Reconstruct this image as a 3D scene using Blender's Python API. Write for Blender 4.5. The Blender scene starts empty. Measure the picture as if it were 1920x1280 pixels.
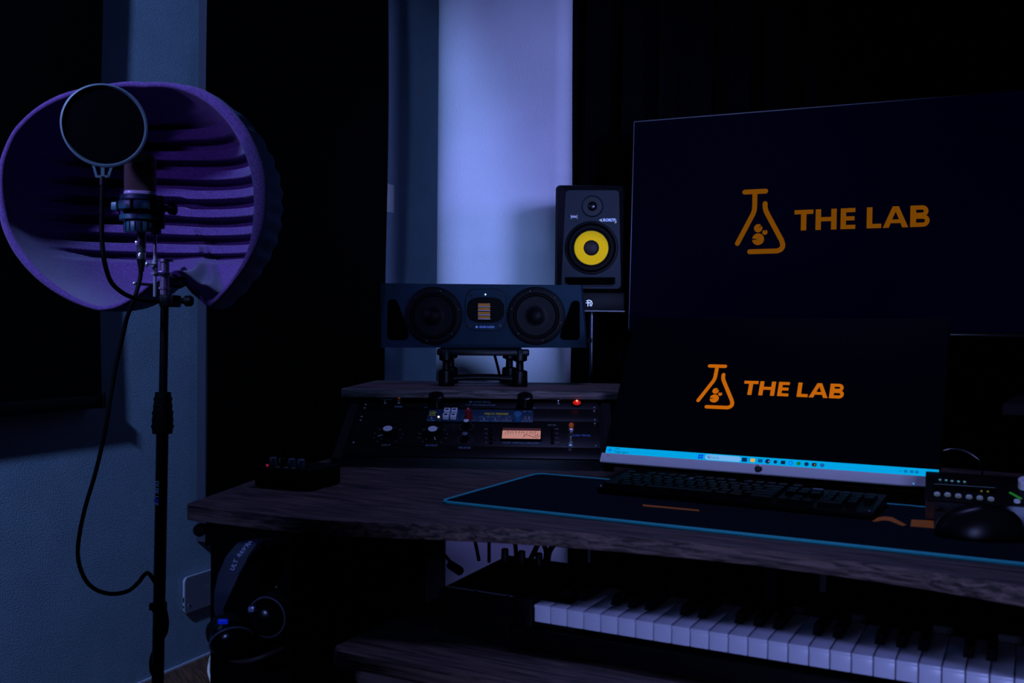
import bpy, bmesh, math, random
from mathutils import Vector, Matrix
random.seed(7)
S = bpy.context.scene
COL = S.collection
R = math.radians

# ------------------------------------------------------------------ camera
F = 1866.67
HC = 1.02
pitch, roll = R(-0.92), 0.009
fw = Vector((0, math.cos(pitch), math.sin(pitch)))
rt0 = Vector((1, 0, 0)); up0 = rt0.cross(fw)
CR = rt0 * math.cos(roll) + up0 * math.sin(roll)
CU = -rt0 * math.sin(roll) + up0 * math.cos(roll)
CP = Vector((0, 0, HC))
cd = bpy.data.cameras.new('camera'); cam = bpy.data.objects.new('camera', cd); COL.objects.link(cam)
cd.sensor_width = 36; cd.lens = 35.0; cd.clip_start = 0.02; cd.clip_end = 60
m = Matrix((CR, CU, -fw)).transposed().to_4x4(); m.translation = CP
cam.matrix_world = m
cd.dof.use_dof = True; cd.dof.focus_distance = 2.2; cd.dof.aperture_fstop = 7.5
S.camera = cam

# ------------------------------------------------------------------ view, world and lights
S.view_settings.view_transform = 'Standard'; S.view_settings.look = 'None'
S.view_settings.gamma = 1; S.view_settings.exposure = 0.0; S.view_settings.use_curve_mapping = False
w = bpy.data.worlds.new('night'); S.world = w; w.use_nodes = True
bg = w.node_tree.nodes['Background']; bg.inputs[0].default_value = (0.10, 0.25, 1.0, 1); bg.inputs[1].default_value = 0.0035

def lamp(name, kind, loc, target, color, energy, **kw):
    d = bpy.data.lights.new(name, kind); d.color = color; d.energy = energy
    for k, v in kw.items(): setattr(d, k, v)
    o = bpy.data.objects.new(name, d); COL.objects.link(o)
    o.location = loc
    o.rotation_euler = (Vector(target) - Vector(loc)).to_track_quat('-Z', 'Y').to_euler()
    return o
lamp('violet_spot_lamp', 'SPOT', (0.98, -0.35, 1.42), (0.13, 3.0, 1.50), (0.29, 0.38, 1.0), 385,
     spot_size=R(22), spot_blend=0.3, shadow_soft_size=0.26)
lamp('blue_wall_lamp', 'SPOT', (-1.38, 0.55, 2.35), (-1.50, 2.5, 1.46), (0.25, 0.44, 1.0), 245, spot_size=R(68), spot_blend=0.30, shadow_soft_size=0.07)
lamp('purple_shield_lamp', 'SPOT', (-1.48, 1.00, 1.62), (-0.74, 2.05, 1.31), (0.27, 0.21, 1.0), 33,
     spot_size=R(34), spot_blend=0.5, shadow_soft_size=0.04)
lamp('key_fill_lamp', 'SPOT', (0.15, -0.35, 0.675), (0.38, 1.10, 0.635), (0.32, 0.39, 1.0), 42, spot_size=R(42), spot_blend=0.5, shadow_soft_size=0.10)
lamp('desk_fill_light', 'SPOT', (0.35, 1.80, 2.5), (0.24, 1.62, 0.7), (0.30, 0.34, 1.0), 26, spot_size=R(66), spot_blend=0.6, shadow_soft_size=0.2)  # fill added above the desk top, not a room fixture
lamp('front_teal_fill', 'SPOT', (-0.35, -0.40, 1.70), (-0.06, 2.2, 1.04), (0.14, 0.40, 1.0), 17, spot_size=R(25), spot_blend=0.7, shadow_soft_size=0.12)  # added fill that gives the centre speaker and rack their teal light
lamp('headphone_fill', 'SPOT', (-0.75, 0.35, 1.05), (-0.42, 1.45, 0.60), (0.24, 0.34, 1.0), 13, spot_size=R(17), spot_blend=0.6, shadow_soft_size=0.04)  # unseen fill spot added to bring out the headphones
lamp('yellow_cone_fill', 'SPOT', (-0.55, 1.25, 1.62), (0.208, 2.615, 1.217), (1.0, 0.78, 0.5), 25, spot_size=R(3.3), spot_blend=0.2, shadow_soft_size=0.01)  # narrow warm beam added so the yellow cone shows its colour

# ------------------------------------------------------------------ placement helpers
def ray(x, y): return fw + CR * ((x - 960) / F) - CU * ((y - 640) / F)
def onz(x, y, z):
    d = ray(x, y); return CP + d * ((z - HC) / d.z)
def aty(x, y, Y):
    d = ray(x, y); return CP + d * (Y / d.y)
def frame(P, yaw, tilt=0):
    """x right, y away (back), z up along a plane leaning back by tilt"""
    a, t = R(yaw), R(tilt)
    u = Vector((math.cos(a), -math.sin(a), 0)); b = Vector((math.sin(a), math.cos(a), 0))
    v = Vector((0, 0, 1)) * math.cos(t) + b * math.sin(t)
    n = v.cross(u)
    M = Matrix((u, n, v)).transposed().to_4x4(); M.translation = P
    return M
def onplane(x, y, M, off=0.0):
    """local point where the sight line meets the local plane y=off"""
    n = M.col[1].to_3d(); P = M.translation + n * off
    d = ray(x, y); t = (P - CP).dot(n) / d.dot(n)
    return M.inverted() @ (CP + d * t)

# ------------------------------------------------------------------ materials
MATS = {}
def mat(name, col, rough=0.6, metal=0.0, bump=0.0, bscale=80, emit=None, estr=1.0, var=0.0, vscale=6, spec=0.5, kind='noise', coat=0.0, sheen=0.0, stretch=(1,1,1)):
    if name in MATS: return MATS[name]
    if max(col) < 0.02 and spec == 0.5: spec = 0.12
    m = bpy.data.materials.new(name); m.use_nodes = True; MATS[name] = m
    nt = m.node_tree; p = nt.nodes['Principled BSDF']
    p.inputs['Base Color'].default_value = (*col, 1); p.inputs['Roughness'].default_value = rough
    p.inputs['Metallic'].default_value = metal; p.inputs['Specular IOR Level'].default_value = spec
    p.inputs['Coat Weight'].default_value = coat; p.inputs['Sheen Weight'].default_value = sheen
    tc = nt.nodes.new('ShaderNodeTexCoord'); mp = nt.nodes.new('ShaderNodeMapping'); mp.inputs['Scale'].default_value = stretch
    nt.links.new(tc.outputs['Object'], mp.inputs[0])
    if bump > 0:
        if kind == 'wave':
            n = nt.nodes.new('ShaderNodeTexWave'); n.inputs['Scale'].default_value = bscale; n.bands_direction = 'Z'; o = n.outputs['Fac']
        elif kind == 'voronoi':
            n = nt.nodes.new('ShaderNodeTexVoronoi'); n.inputs['Scale'].default_value = bscale; o = n.outputs['Distance']
        else:
            n = nt.nodes.new('ShaderNodeTexNoise'); n.inputs['Scale'].default_value = bscale; n.inputs['Detail'].default_value = 4; o = n.outputs['Fac']
        nt.links.new(mp.outputs[0], n.inputs['Vector'])
        b = nt.nodes.new('ShaderNodeBump'); b.inputs['Strength'].default_value = bump; b.inputs['Distance'].default_value = 0.004
        nt.links.new(o, b.inputs['Height']); nt.links.new(b.outputs[0], p.inputs['Normal'])
    if var > 0:
        n2 = nt.nodes.new('ShaderNodeTexNoise'); n2.inputs['Scale'].default_value = vscale; n2.inputs['Detail'].default_value = 6
        nt.links.new(mp.outputs[0], n2.inputs['Vector'])
        r = nt.nodes.new('ShaderNodeValToRGB')
        r.color_ramp.elements[0].position = 0.35; r.color_ramp.elements[1].position = 0.65
        r.color_ramp.elements[0].color = (*[c * (1 - var) for c in col], 1)
        r.color_ramp.elements[1].color = (*[min(1, c * (1 + var)) for c in col], 1)
        nt.links.new(n2.outputs['Fac'], r.inputs[0]); nt.links.new(r.outputs[0], p.inputs['Base Color'])
    if emit:
        p.inputs['Emission Color'].default_value = (*emit, 1); p.inputs['Emission Strength'].default_value = estr
    return m

def wood(name, a, b, yaw):
    m = bpy.data.materials.new(name); m.use_nodes = True; nt = m.node_tree; p = nt.nodes['Principled BSDF']
    tc = nt.nodes.new('ShaderNodeTexCoord'); mp = nt.nodes.new('ShaderNodeMapping')
    mp.inputs['Rotation'].default_value = (0, 0, R(yaw)); mp2 = nt.nodes.new('ShaderNodeMapping'); mp2.inputs['Scale'].default_value = (3.0, 60, 60)
    nt.links.new(tc.outputs['Object'], mp.inputs[0]); nt.links.new(mp.outputs[0], mp2.inputs[0])
    n = nt.nodes.new('ShaderNodeTexNoise'); n.inputs['Scale'].default_value = 3.2; n.inputs['Detail'].default_value = 9; n.inputs['Roughness'].default_value = 0.65
    n.inputs['Distortion'].default_value = 0.6
    nt.links.new(mp2.outputs[0], n.inputs['Vector'])
    r = nt.nodes.new('ShaderNodeValToRGB'); r.color_ramp.elements[0].position = 0.42; r.color_ramp.elements[1].position = 0.62
    r.color_ramp.elements[0].color = (*a, 1); r.color_ramp.elements[1].color = (*b, 1)
    nt.links.new(n.outputs['Fac'], r.inputs[0]); nt.links.new(r.outputs[0], p.inputs['Base Color'])
    bp = nt.nodes.new('ShaderNodeBump'); bp.inputs['Strength'].default_value = 0.3; bp.inputs['Distance'].default_value = 0.002
    nt.links.new(n.outputs['Fac'], bp.inputs['Height']); nt.links.new(bp.outputs[0], p.inputs['Normal'])
    p.inputs['Roughness'].default_value = 0.55
    return m

WOOD = wood('weathered_dark_wood', (0.016, 0.010, 0.009), (0.20, 0.125, 0.110), 28)
WOODR = wood('weathered_dark_wood_rack', (0.030, 0.020, 0.019), (0.30, 0.20, 0.19), 0)
FLOORM = wood('brown_floor_planks', (0.05, 0.018, 0.008), (0.14, 0.055, 0.025), 60)
WALLB = mat('blue_grey_plaster', (0.20, 0.27, 0.36), 0.85, bump=0.5, bscale=260, var=0.06, vscale=9)
WALLP = mat('pale_plaster', (0.56, 0.54, 0.62), 0.85, bump=0.5, bscale=260, var=0.04, vscale=5)
CEIL = mat('dark_ceiling_paint', (0.10, 0.10, 0.12), 0.9, bump=0.2, bscale=200)
BLKFAB = mat('black_fabric', (0.0016, 0.0016, 0.0018), 0.95, bump=0.3, bscale=400, spec=0.02)
CURT = mat('black_curtain_cloth', (0.0012, 0.0012, 0.0018), 0.95, bump=0.2, bscale=300, spec=0.03)
BLKPL = mat('black_plastic', (0.0018, 0.0018, 0.0023), 0.5, bump=0.1, bscale=500, spec=0.09)
BLKGL = mat('glossy_black_plastic', (0.003, 0.003, 0.0035), 0.22, spec=0.35)
BLKMT = mat('black_painted_metal', (0.003, 0.003, 0.0036), 0.35, bump=0.05, bscale=600, spec=0.22)
CHROME = mat('chrome', (0.9, 0.9, 0.93), 0.25, 0.85, bump=0.02, bscale=50)
SILVER = mat('brushed_silver', (0.95, 0.93, 0.97), 0.42, 0.1, bump=0.1, bscale=30, stretch=(1, 30, 30))
WHITE = mat('white_print', (0.75, 0.75, 0.78), 0.5)
RUBBER = mat('black_rubber', (0.002, 0.002, 0.002), 0.6, bump=0.3, bscale=300, spec=0.08)

# ------------------------------------------------------------------ mesh builder
class MB:
    def __init__(s): s.v = []; s.f = []; s.mi = []; s.mats = []
    def m(s, mt):
        if mt not in s.mats: s.mats.append(mt)
        return s.mats.index(mt)
    def add(s, vs, fs, mt, M=None):
        o = len(s.v); i = s.m(mt)
        s.v += [tuple(M @ Vector(p)) if M is not None else tuple(p) for p in vs]
        s.f += [tuple(o + k for k in f) for f in fs]; s.mi += [i] * len(fs)
        return s
    def box(s, lo, hi, mt, bev=0.0, M=None, seg=2):
        bm = bmesh.new(); bmesh.ops.create_cube(bm, size=1)
        c = [(a + b) / 2 for a, b in zip(lo, hi)]; d = [abs(b - a) for a, b in zip(lo, hi)]
        for v in bm.verts: v.co = Vector((c[0] + v.co.x * d[0], c[1] + v.co.y * d[1], c[2] + v.co.z * d[2]))
        if bev > 0: bmesh.ops.bevel(bm, geom=bm.edges[:], offset=min(bev, min(d) * 0.45), segments=seg, affect='EDGES', profile=0.5)
        return s.bm(bm, mt, M)
    def bm(s, bm, mt, M=None):
        bm.verts.ensure_lookup_table(); bm.verts.index_update()
        s.add([v.co.copy() for v in bm.verts], [[v.index for v in f.verts] for f in bm.faces], mt, M); bm.free(); return s
    def lathe(s, prof, mt, axis='z', o=(0, 0, 0), n=32, sx=1.0, sy=1.0, cap=True, M=None, sq=2.0):
        """prof: list of (radius, height) along the axis"""
        vs = []; fs = []
        for r, h in prof:
            for k in range(n):
                a = 2 * math.pi * k / n; c, d = math.cos(a), math.sin(a)
                if sq != 2.0:
                    g = (abs(c) ** sq + abs(d) ** sq) ** (-1 / sq); c *= g; d *= g
                x, y = r * c * sx, r * d * sy
                p = {'z': (x, y, h), 'y': (x, h, y), '-y': (x, -h, y), 'x': (h, x, y)}[axis]
                vs.append((p[0] + o[0], p[1] + o[1], p[2] + o[2]))
        for i in range(len(prof) - 1):
            for k in range(n):
                a, b = i * n + k, i * n + (k + 1) % n
                fs.append((a, b, b + n, a + n))
        if cap:
            fs.append(tuple(range(n))); fs.append(tuple(range((len(prof) - 1) * n, len(prof) * n)))
        return s.add(vs, fs, mt, M)
    def tube(s, pts, r, mt, n=10, smooth=True, rs=None, M=None, sub=6):
        P = [Vector(p) for p in pts]
        if smooth and len(P) > 2:
            Q = []; RR = []
            for i in range(len(P) - 1):
                p0 = P[max(i - 1, 0)]; p1 = P[i]; p2 = P[i + 1]; p3 = P[min(i + 2, len(P) - 1)]
                for k in range(sub):
                    t = k / sub
                    Q.append(0.5 * ((2 * p1) + (p2 - p0) * t + (2 * p0 - 5 * p1 + 4 * p2 - p3) * t * t + (3 * p1 - p0 - 3 * p2 + p3) * t ** 3))
                    if rs: RR.append(rs[i] * (1 - t) + rs[i + 1] * t)
            Q.append(P[-1]); P = Q
            if rs: RR.append(rs[-1]); rs = RR
        vs = []; fs = []
        up = Vector((0.13, 0.27, 0.95)).normalized(); pn = None
        for i, p in enumerate(P):
            t = (P[min(i + 1, len(P) - 1)] - P[max(i - 1, 0)]).normalized()
            if pn is None: a = t.orthogonal().normalized()
            else: a = (pn - t * pn.dot(t)).normalized()
            pn = a; b = t.cross(a); rr = rs[i] if rs else r
            for k in range(n):
                q = 2 * math.pi * k / n; vs.append(p + (a * math.cos(q) + b * math.sin(q)) * rr)
        for i in range(len(P) - 1):
            for k in range(n):
                a, b = i * n + k, i * n + (k + 1) % n; fs.append((a, b, b + n, a + n))
        fs.append(tuple(range(n))); fs.append(tuple(range((len(P) - 1) * n, len(P) * n)))
        return s.add(vs, fs, mt, M)
    def prism(s, poly, y0, y1, mt, plane='xz', M=None, bev=0.0):
        """poly in 2D extruded between two values of the third axis"""
        bm = bmesh.new()
        def P(a, b, c): return (a, c, b) if plane == 'xz' else ((a, b, c) if plane == 'xy' else (c, a, b))
        A = [bm.verts.new(P(a, b, y0)) for a, b in poly]; B = [bm.verts.new(P(a, b, y1)) for a, b in poly]
        n = len(poly); bm.faces.new(A); bm.faces.new(list(reversed(B)))
        for i in range(n): bm.faces.new((A[i], B[i], B[(i + 1) % n], A[(i + 1) % n]))
        bmesh.ops.recalc_face_normals(bm, faces=bm.faces[:])
        if bev > 0:
            E = [e for e in bm.edges if abs(P(*[0] * 3)[0]) == 0 and (all(v in A for v in e.verts) or all(v in B for v in e.verts))]
            bmesh.ops.bevel(bm, geom=E, offset=bev, segments=2, affect='EDGES', profile=0.5)
        return s.bm(bm, mt, M)
    def sphere(s, c, r, mt, sc=(1, 1, 1), n=20, M=None):
        bm = bmesh.new(); bmesh.ops.create_uvsphere(bm, u_segments=n, v_segments=n // 2, radius=r)
        for v in bm.verts: v.co = Vector((v.co.x * sc[0] + c[0], v.co.y * sc[1] + c[1], v.co.z * sc[2] + c[2]))
        return s.bm(bm, mt, M)
    def stroke(s, pts, wd, y, mt, th=0.0004, M=None, n=14):
        """rounded flat stroke lying in the local xz plane, raised off it towards -y"""
        for i in range(len(pts) - 1):
            a = Vector(pts[i]); b = Vector(pts[i + 1]); d = (b - a).normalized(); q = Vector((-d.y, d.x)) * wd / 2
            s.prism([tuple(a + q), tuple(b + q), tuple(b - q), tuple(a - q)], y, y - th, mt, M=M)
        for k, p in enumerate(pts):
            s.prism([(p[0] + wd / 2 * math.cos(2 * math.pi * i / n), p[1] + wd / 2 * math.sin(2 * math.pi * i / n)) for i in range(n)], y, y - th * (1.0 + 0.01 * (k + 1)), mt, M=M)
        return s
    def text(s, t, size, x, z, y, mt, ex=0.0002, bold=0.0, align='CENTER', M=None, wide=1.0, rot=0.0, shear=0.0):
        c = bpy.data.curves.new('t', 'FONT'); c.body = t; c.size = size; c.extrude = ex; c.offset = bold * size; c.align_x = align; c.align_y = 'CENTER'; c.resolution_u = 2; c.shear = shear
        o = bpy.data.objects.new('t', c); me = bpy.data.meshes.new_from_object(o)
        ca, sa = math.cos(rot), math.sin(rot)
        vs = []
        for v in me.vertices:
            a, b = v.co.x * wide, v.co.y
            vs.append((x + a * ca - b * sa, y - v.co.z, z + a * sa + b * ca))
        s.add(vs, [tuple(p.vertices) for p in me.polygons], mt, M)
        bpy.data.objects.remove(o); bpy.data.curves.remove(c); bpy.data.meshes.remove(me)
        return s
    def build(s, name, parent=None, Mw=None, sharp=35, smooth=True):
        me = bpy.data.meshes.new(name); me.from_pydata(s.v, [], s.f); me.update()
        for mt in s.mats: me.materials.append(mt)
        me.polygons.foreach_set('material_index', s.mi)
        bm = bmesh.new(); bm.from_mesh(me); bmesh.ops.recalc_face_normals(bm, faces=bm.faces[:]); bm.to_mesh(me); bm.free()
        if smooth:
            me.polygons.foreach_set('use_smooth', [True] * len(me.polygons)); me.set_sharp_from_angle(angle=R(sharp))
        o = bpy.data.objects.new(name, me); COL.objects.link(o)
        if parent: o.parent = parent
        if Mw is not None: o.matrix_world = Mw
        return o

def tag(o, label=None, cat=None, group=None, kind=None):
    if label: o['label'] = label
    if cat: o['category'] = cat
    if group: o['group'] = group
    if kind: o['kind'] = kind
    return o
def thing(name, M, label, cat, group=None):
    o = bpy.data.objects.new(name, None); COL.objects.link(o); o.empty_display_size = 0.05; o.matrix_world = M
    return tag(o, label, cat, group)
def circ(cx, cz, r, n=24, a0=0, a1=360):
    return [(cx + r * math.cos(R(a0 + (a1 - a0) * k / n)), cz + r * math.sin(R(a0 + (a1 - a0) * k / n))) for k in range(n)]
def rrect(x0, z0, x1, z1, r, n=5):
    P = []
    for cx, cz, a in ((x1 - r, z1 - r, 0), (x0 + r, z1 - r, 90), (x0 + r, z0 + r, 180), (x1 - r, z0 + r, 270)):
        P += [(cx + r * math.cos(R(a + 90 * k / n)), cz + r * math.sin(R(a + 90 * k / n))) for k in range(n + 1)]
    return P
def offset_curve(P, d):
    out = []
    for i, p in enumerate(P):
        a = Vector(P[max(i - 1, 0)]); b = Vector(P[min(i + 1, len(P) - 1)]); t = (b - a).normalized()
        out.append((p[0] - t.y * d, p[1] + t.x * d))
    return out

# ================================================================== SETTING
ROOM = 24.6
sr, cr = math.sin(R(ROOM)), math.cos(R(ROOM))
WA = Vector((-0.98, 2.93, 0))                       # a point on the left wall
MWL = Matrix(((sr, -cr, 0, WA.x), (cr, sr, 0, WA.y), (0, 0, 1, 0), (0, 0, 0, 1)))   # left wall frame: x along wall away, y into wall, z up
def onwall(px, py, off=0.0): return onplane(px, py, MWL, -off)

b = MB(); b.box((-5, -3, -0.05), (4, 6.5, 0), FLOORM); tag(b.build('floor', smooth=False), kind='structure', label='dark brown plank floor')
b = MB(); b.box((-5, -3, 2.75), (4, 6.5, 2.82), CEIL); tag(b.build('ceiling', smooth=False), kind='structure')
b = MB(); b.box((-4.5, 0, 0), (1.7, 0.12, 2.75), WALLB); tag(b.build('wall_left', Mw=MWL, smooth=False), kind='structure')
b = MB(); b.box((-4.5, -0.005, 0), (1.7, -0.0005, 0.006), mat('pale_skirting_edge', (0.5, 0.5, 0.6), 0.5, bump=0.1)); tag(b.build('baseboard_left', Mw=MWL, smooth=False), kind='structure')
MWB = frame(MWL @ Vector((1.70, 0, 0)), ROOM)       # back wall frame: x to the right
b = MB(); b.box((-0.3, 0, 0), (4.2, 0.12, 2.75), WALLP); tag(b.build('wall_back', Mw=MWB, smooth=False), kind='structure')
# pale pillar with rounded corners standing out of the back wall
PM = frame(Vector((-0.0334, 3.10, 0)), ROOM)
b = MB()
pr = 0.042; poly = []
xl, xr_ = -0.300, 0.211; dp = 1.15
for cx, cy, a0 in ((xr_ - pr, pr, 270), ):
    poly += [(cx + pr * math.cos(R(a0 + 90 * k / 8)), cy + pr * math.sin(R(a0 + 90 * k / 8))) for k in range(9)]
poly += [(xr_, dp), (xl, dp)]
pq = 0.17; poly += [(xl + pq + pq * math.cos(R(180 + 90 * k / 16)), pq + pq * math.sin(R(180 + 90 * k / 16))) for k in range(17)]
b.prism(poly, 0, 2.75, WALLP, plane='xy'); tag(b.build('pillar', Mw=PM, sharp=50), kind='structure', label='pale plaster pillar with rounded corners')

# dark panels on the left wall
def wall_panel(x0, x1, z0, z1, label, group, bar, name='fabric_wall_panel'):
    M = MWL @ Matrix.Translation((x0, 0, z0))
    t = thing(name, M, label, 'wall panel', group)
    b = MB(); W = x1 - x0; H = z1 - z0
    bm = bmesh.new(); NX, NZ = 10, 30
    vs = []
    for j in range(NZ + 1):
        for i in range(NX + 1):
            u, v = i / NX, j / NZ
            bow = 0.004 * math.sin(v * 9.0 + u * 2) * (1 if i in (0, NX) else 0.4)
            vs.append((u * W + (bow if i in (0, NX) else 0), -0.038 - 0.003 * math.sin(v * 7 + u * 3), v * H))
    fs = [(j * (NX + 1) + i, j * (NX + 1) + i + 1, (j + 1) * (NX + 1) + i + 1, (j + 1) * (NX + 1) + i) for j in range(NZ) for i in range(NX)]
    bm.free(); b.add(vs, fs, BLKFAB)
    o = b.build('fabric', t)
    b = MB(); b.box((0.004, -0.0335, 0.01), (W - 0.01, -0.001, H - 0.01), mat('dark_frame_board', (0.03, 0.03, 0.05), 0.8, bump=0.1)); b.build('backing_board', t)
    if bar:
        b = MB(); b.box((0, -0.045, -0.012), (W + 0.006, -0.02, 0.022), BLKPL, 0.004); b.build('bottom_bar', t)
        b = MB(); b.box((W + 0.002, -0.048, -0.014), (W + 0.010, -0.017, 0.028), BLKPL, 0.002); b.build('end_cap', t)
pl = onwall(187, 760, 0.035)
wall_panel(pl.x - 1.3, pl.x, onwall(187, 764, 0.035).z + 0.012, 2.6, 'black fabric panel high on the wall left of the purple shield, ending above the floor', None, True)
p2a = onwall(386, 400, 0.035); p2b = onwall(724, 400, 0.035)
wall_panel(p2a.x, p2b.x, 0.35, 2.6, 'tall black fabric panel on the wall between purple shield and pale pillar', None, False)

# small plate half hidden by the second panel
q0 = onwall(737, 347, 0.004); q1 = onwall(737, 400, 0.004)
M = MWL @ Matrix.Translation((q0.x, 0, q1.z))
t = thing('light_switch', M, 'pale switch plate peeking out beside the tall black panel', 'light switch')
b = MB(); H = q0.z - q1.z; b.box((-0.085, -0.01, 0), (0, -0.0005, H), mat('pale_switch_plastic', (0.62, 0.6, 0.62), 0.4, bump=0.02), 0.003); b.build('plate', t)
b = MB(); b.box((-0.06, -0.014, H * 0.25), (-0.025, -0.01, H * 0.75), MATS['pale_switch_plastic'], 0.002); b.build('rocker', t)

# rounded wall plate low beside the desk
q = [onwall(*p, 0.012) for p in ((346, 1152), (350, 1082))]
M = MWL @ Matrix.Translation((q[0].x, 0, q[0].z)); Hh = q[1].z - q[0].z
t = thing('wall_plate', M, 'grey rounded plate with pale metal edge low on wall beside desk', 'wall plate')
PLG = mat('slate_grey_plate', (0.14, 0.14, 0.19), 0.5, bump=0.05)
b = MB(); b.prism(rrect(0.002, 0.002, 0.30, Hh - 0.002, 0.014), -0.0125, -0.0005, PLG); b.build('plate_body', t)
b = MB(); b.prism(rrect(0, 0, 0.302, Hh, 0.016), -0.0105, -0.006, mat('pale_metal_edge', (0.8, 0.78, 0.85), 0.35, 0.5, bump=0.02)); b.build('edge_band', t)
b = MB(); b.lathe([(0.005, 0), (0.005, 0.001)], CHROME, '-y', (0.02, -0.0125, 0.022), n=16); b.lathe([(0.0035, 0), (0.0035, 0.0014)], BLKGL, '-y', (0.02, -0.0125, 0.022), n=16); b.build('screw', t)
b = MB(); b.box((-0.0012, -0.010, 0.035), (0.001, -0.007, 0.05), BLKPL); b.box((-0.0012, -0.010, 0.018), (0.001, -0.007, 0.026), BLKPL); b.build('side_button', t)
b = MB()
for dz in (0.0, 0.006): b.stroke([(0.085, Hh * 0.55 + dz), (0.125, Hh * 0.55 + dz)], 0.0022, -0.0125, mat('faint_grey_print', (0.2, 0.2, 0.25), 0.5), th=0.0003)
b.build('printed_lines', t)

# ================================================================== CURTAIN
CMx = frame(Vector((0.160, 3.045, 0.02)), ROOM)
b = MB(); NX, NZ = 420, 14; W = 2.1; H = 2.7
vs = []; rnd = [random.uniform(0.7, 1.3) for _ in range(60)]
for j in range(NZ + 1):
    for i in range(NX + 1):
        u = i / NX * W; v = j / NZ; k = u / 0.105; kk = int(k)
        a = 0.032 * rnd[kk % 60] * (0.75 + 0.25 * math.sin(v * 3 + kk))
        vs.append((u + 0.006 * math.sin(v * 11) * (i < 8) + 0.018 * (v - 0.55) * (1 if i < 40 else 0.6) + 0.010 * math.sin(k * 4 * math.pi), a * math.sin(k * 2 * math.pi) + 0.012 * math.sin(k * 5.1 + v), v * H))
fs = [(j * (NX + 1) + i, j * (NX + 1) + i + 1, (j + 1) * (NX + 1) + i + 1, (j + 1) * (NX + 1) + i) for j in range(NZ) for i in range(NX)]
b.add(vs, fs, CURT)
o = b.build('curtain', Mw=CMx); tag(o, 'black pleated curtain hanging behind the screens and right of the pale pillar', 'curtain')
sm = o.modifiers.new('thick', 'SOLIDIFY'); sm.thickness = 0.004

# ================================================================== DESK
ZT, TH = 0.75, 0.022
fr_px = [(345, 974), (358, 976.5), (399, 982), (470, 991), (550, 999), (622, 1005), (710, 1009), (801, 1012.5), (920, 1018), (1037, 1025.6), (1170, 1036.5), (1300, 1049), (1402, 1059.5), (1560, 1080), (1740, 1107), (1920, 1139)]
front = [tuple(onz(x, y, ZT - TH).xy) for x, y in fr_px]
front[0] = (front[0][0] + 0.006, front[0][1] - 0.004)
front += [(0.68, 0.93), (0.86, 0.80), (0.98, 0.74)]
desk_poly = [(front[0][0] - 0.006, front[0][1] + 0.02)] + front + [(1.30, 1.10), (1.38, 1.45), (1.20, 1.72), (0.30, 2.30), (-0.27, 2.42), (-0.352, 2.04), (-0.440, 1.74)]
t = thing('studio_desk', Matrix.Translation((0, 0, 0)), 'dark weathered wood studio desk with a curved front edge', 'desk')
b = MB(); b.prism(desk_poly, ZT - TH, ZT, WOOD, plane='xy', bev=0.003); b.build('worktop', t, sharp=40)
DY = 28.0
# front-facing leg panel the headphones hang on, inner side panel with rack rails, rear leg
pA = aty(395, 1100, 1.56); pB = aty(546, 1100, 1.50)
pl_ = Vector((pA.x, pA.y)); pr_ = Vector((pB.x, pB.y)); dd = (pr_ - pl_).normalized(); nn = Vector((-dd.y, dd.x))
b = MB(); b.prism([tuple(pl_), tuple(pr_), tuple(pr_ + nn * 0.025), tuple(pl_ + nn * 0.025)], 0.0, ZT - TH - 0.001, BLKPL, plane='xy'); tag(b.build('leg_panel', t, smooth=False))
pC = aty(800, 1050, 2.02); pc = Vector((pC.x, pC.y)); e0 = pr_ + nn * 0.004; d2 = (pc - e0).normalized(); n2 = Vector((-d2.y, d2.x))
b = MB(); b.prism([tuple(e0), tuple(pc), tuple(pc + n2 * 0.02), tuple(e0 + n2 * 0.02)], 0.0, ZT - TH - 0.001, BLKPL, plane='xy'); b.build('side_panel', t, smooth=False)
b = MB(); pD = aty(834, 1050, 2.02); b.box((pC.x - 0.002, 2.0, 0), (pD.x, 2.05, ZT - TH - 0.001), BLKPL, 0.002); b.build('rear_leg', t, smooth=False)
b = MB(); b.prism([tuple(pl_ + nn * 0.03), tuple(pl_ + nn * 0.03 + Vector((0.02, 0))), (-0.30, 2.02), (-0.32, 2.02)], 0.0, ZT - TH - 0.001, BLKPL, plane='xy'); b.build('outer_panel', t, smooth=False)
for px, py0, py1 in ((671, 1020, 1170), (652, 1200, 1278)):
    b = MB()
    k = 0.30 if px == 671 else 0.26
    base = e0 + (pc - e0) * k
    z0 = 0.3 if py1 > 1200 else 0.36; z0, z1 = ((0.60, 0.72) if px == 671 else (0.30, 0.575))
    M = Matrix(((d2.x, n2.x, 0, base.x), (d2.y, n2.y, 0, base.y), (0, 0, 1, 0), (0, 0, 0, 1)))
    b.box((-0.008, -0.004, z0), (0.012, -0.0005, z1), BLKMT, M=M)
    z = z0 + 0.008
    while z < z1:
        b.lathe([(0.0022, 0), (0.0022, 0.0006)], mat('steel_hole_rim', (0.18, 0.18, 0.2), 0.4, 0.6, bump=0.01), '-y', (0.002, -0.004, z), n=10, M=M); z += 0.0155
    b.build('rack_rail', t)
# right pedestal out of frame
b = MB(); b.box((1.14, 1.05, 0), (1.17, 1.62, ZT - TH - 0.001), BLKPL); b.build('side_panel', t, smooth=False)
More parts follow.
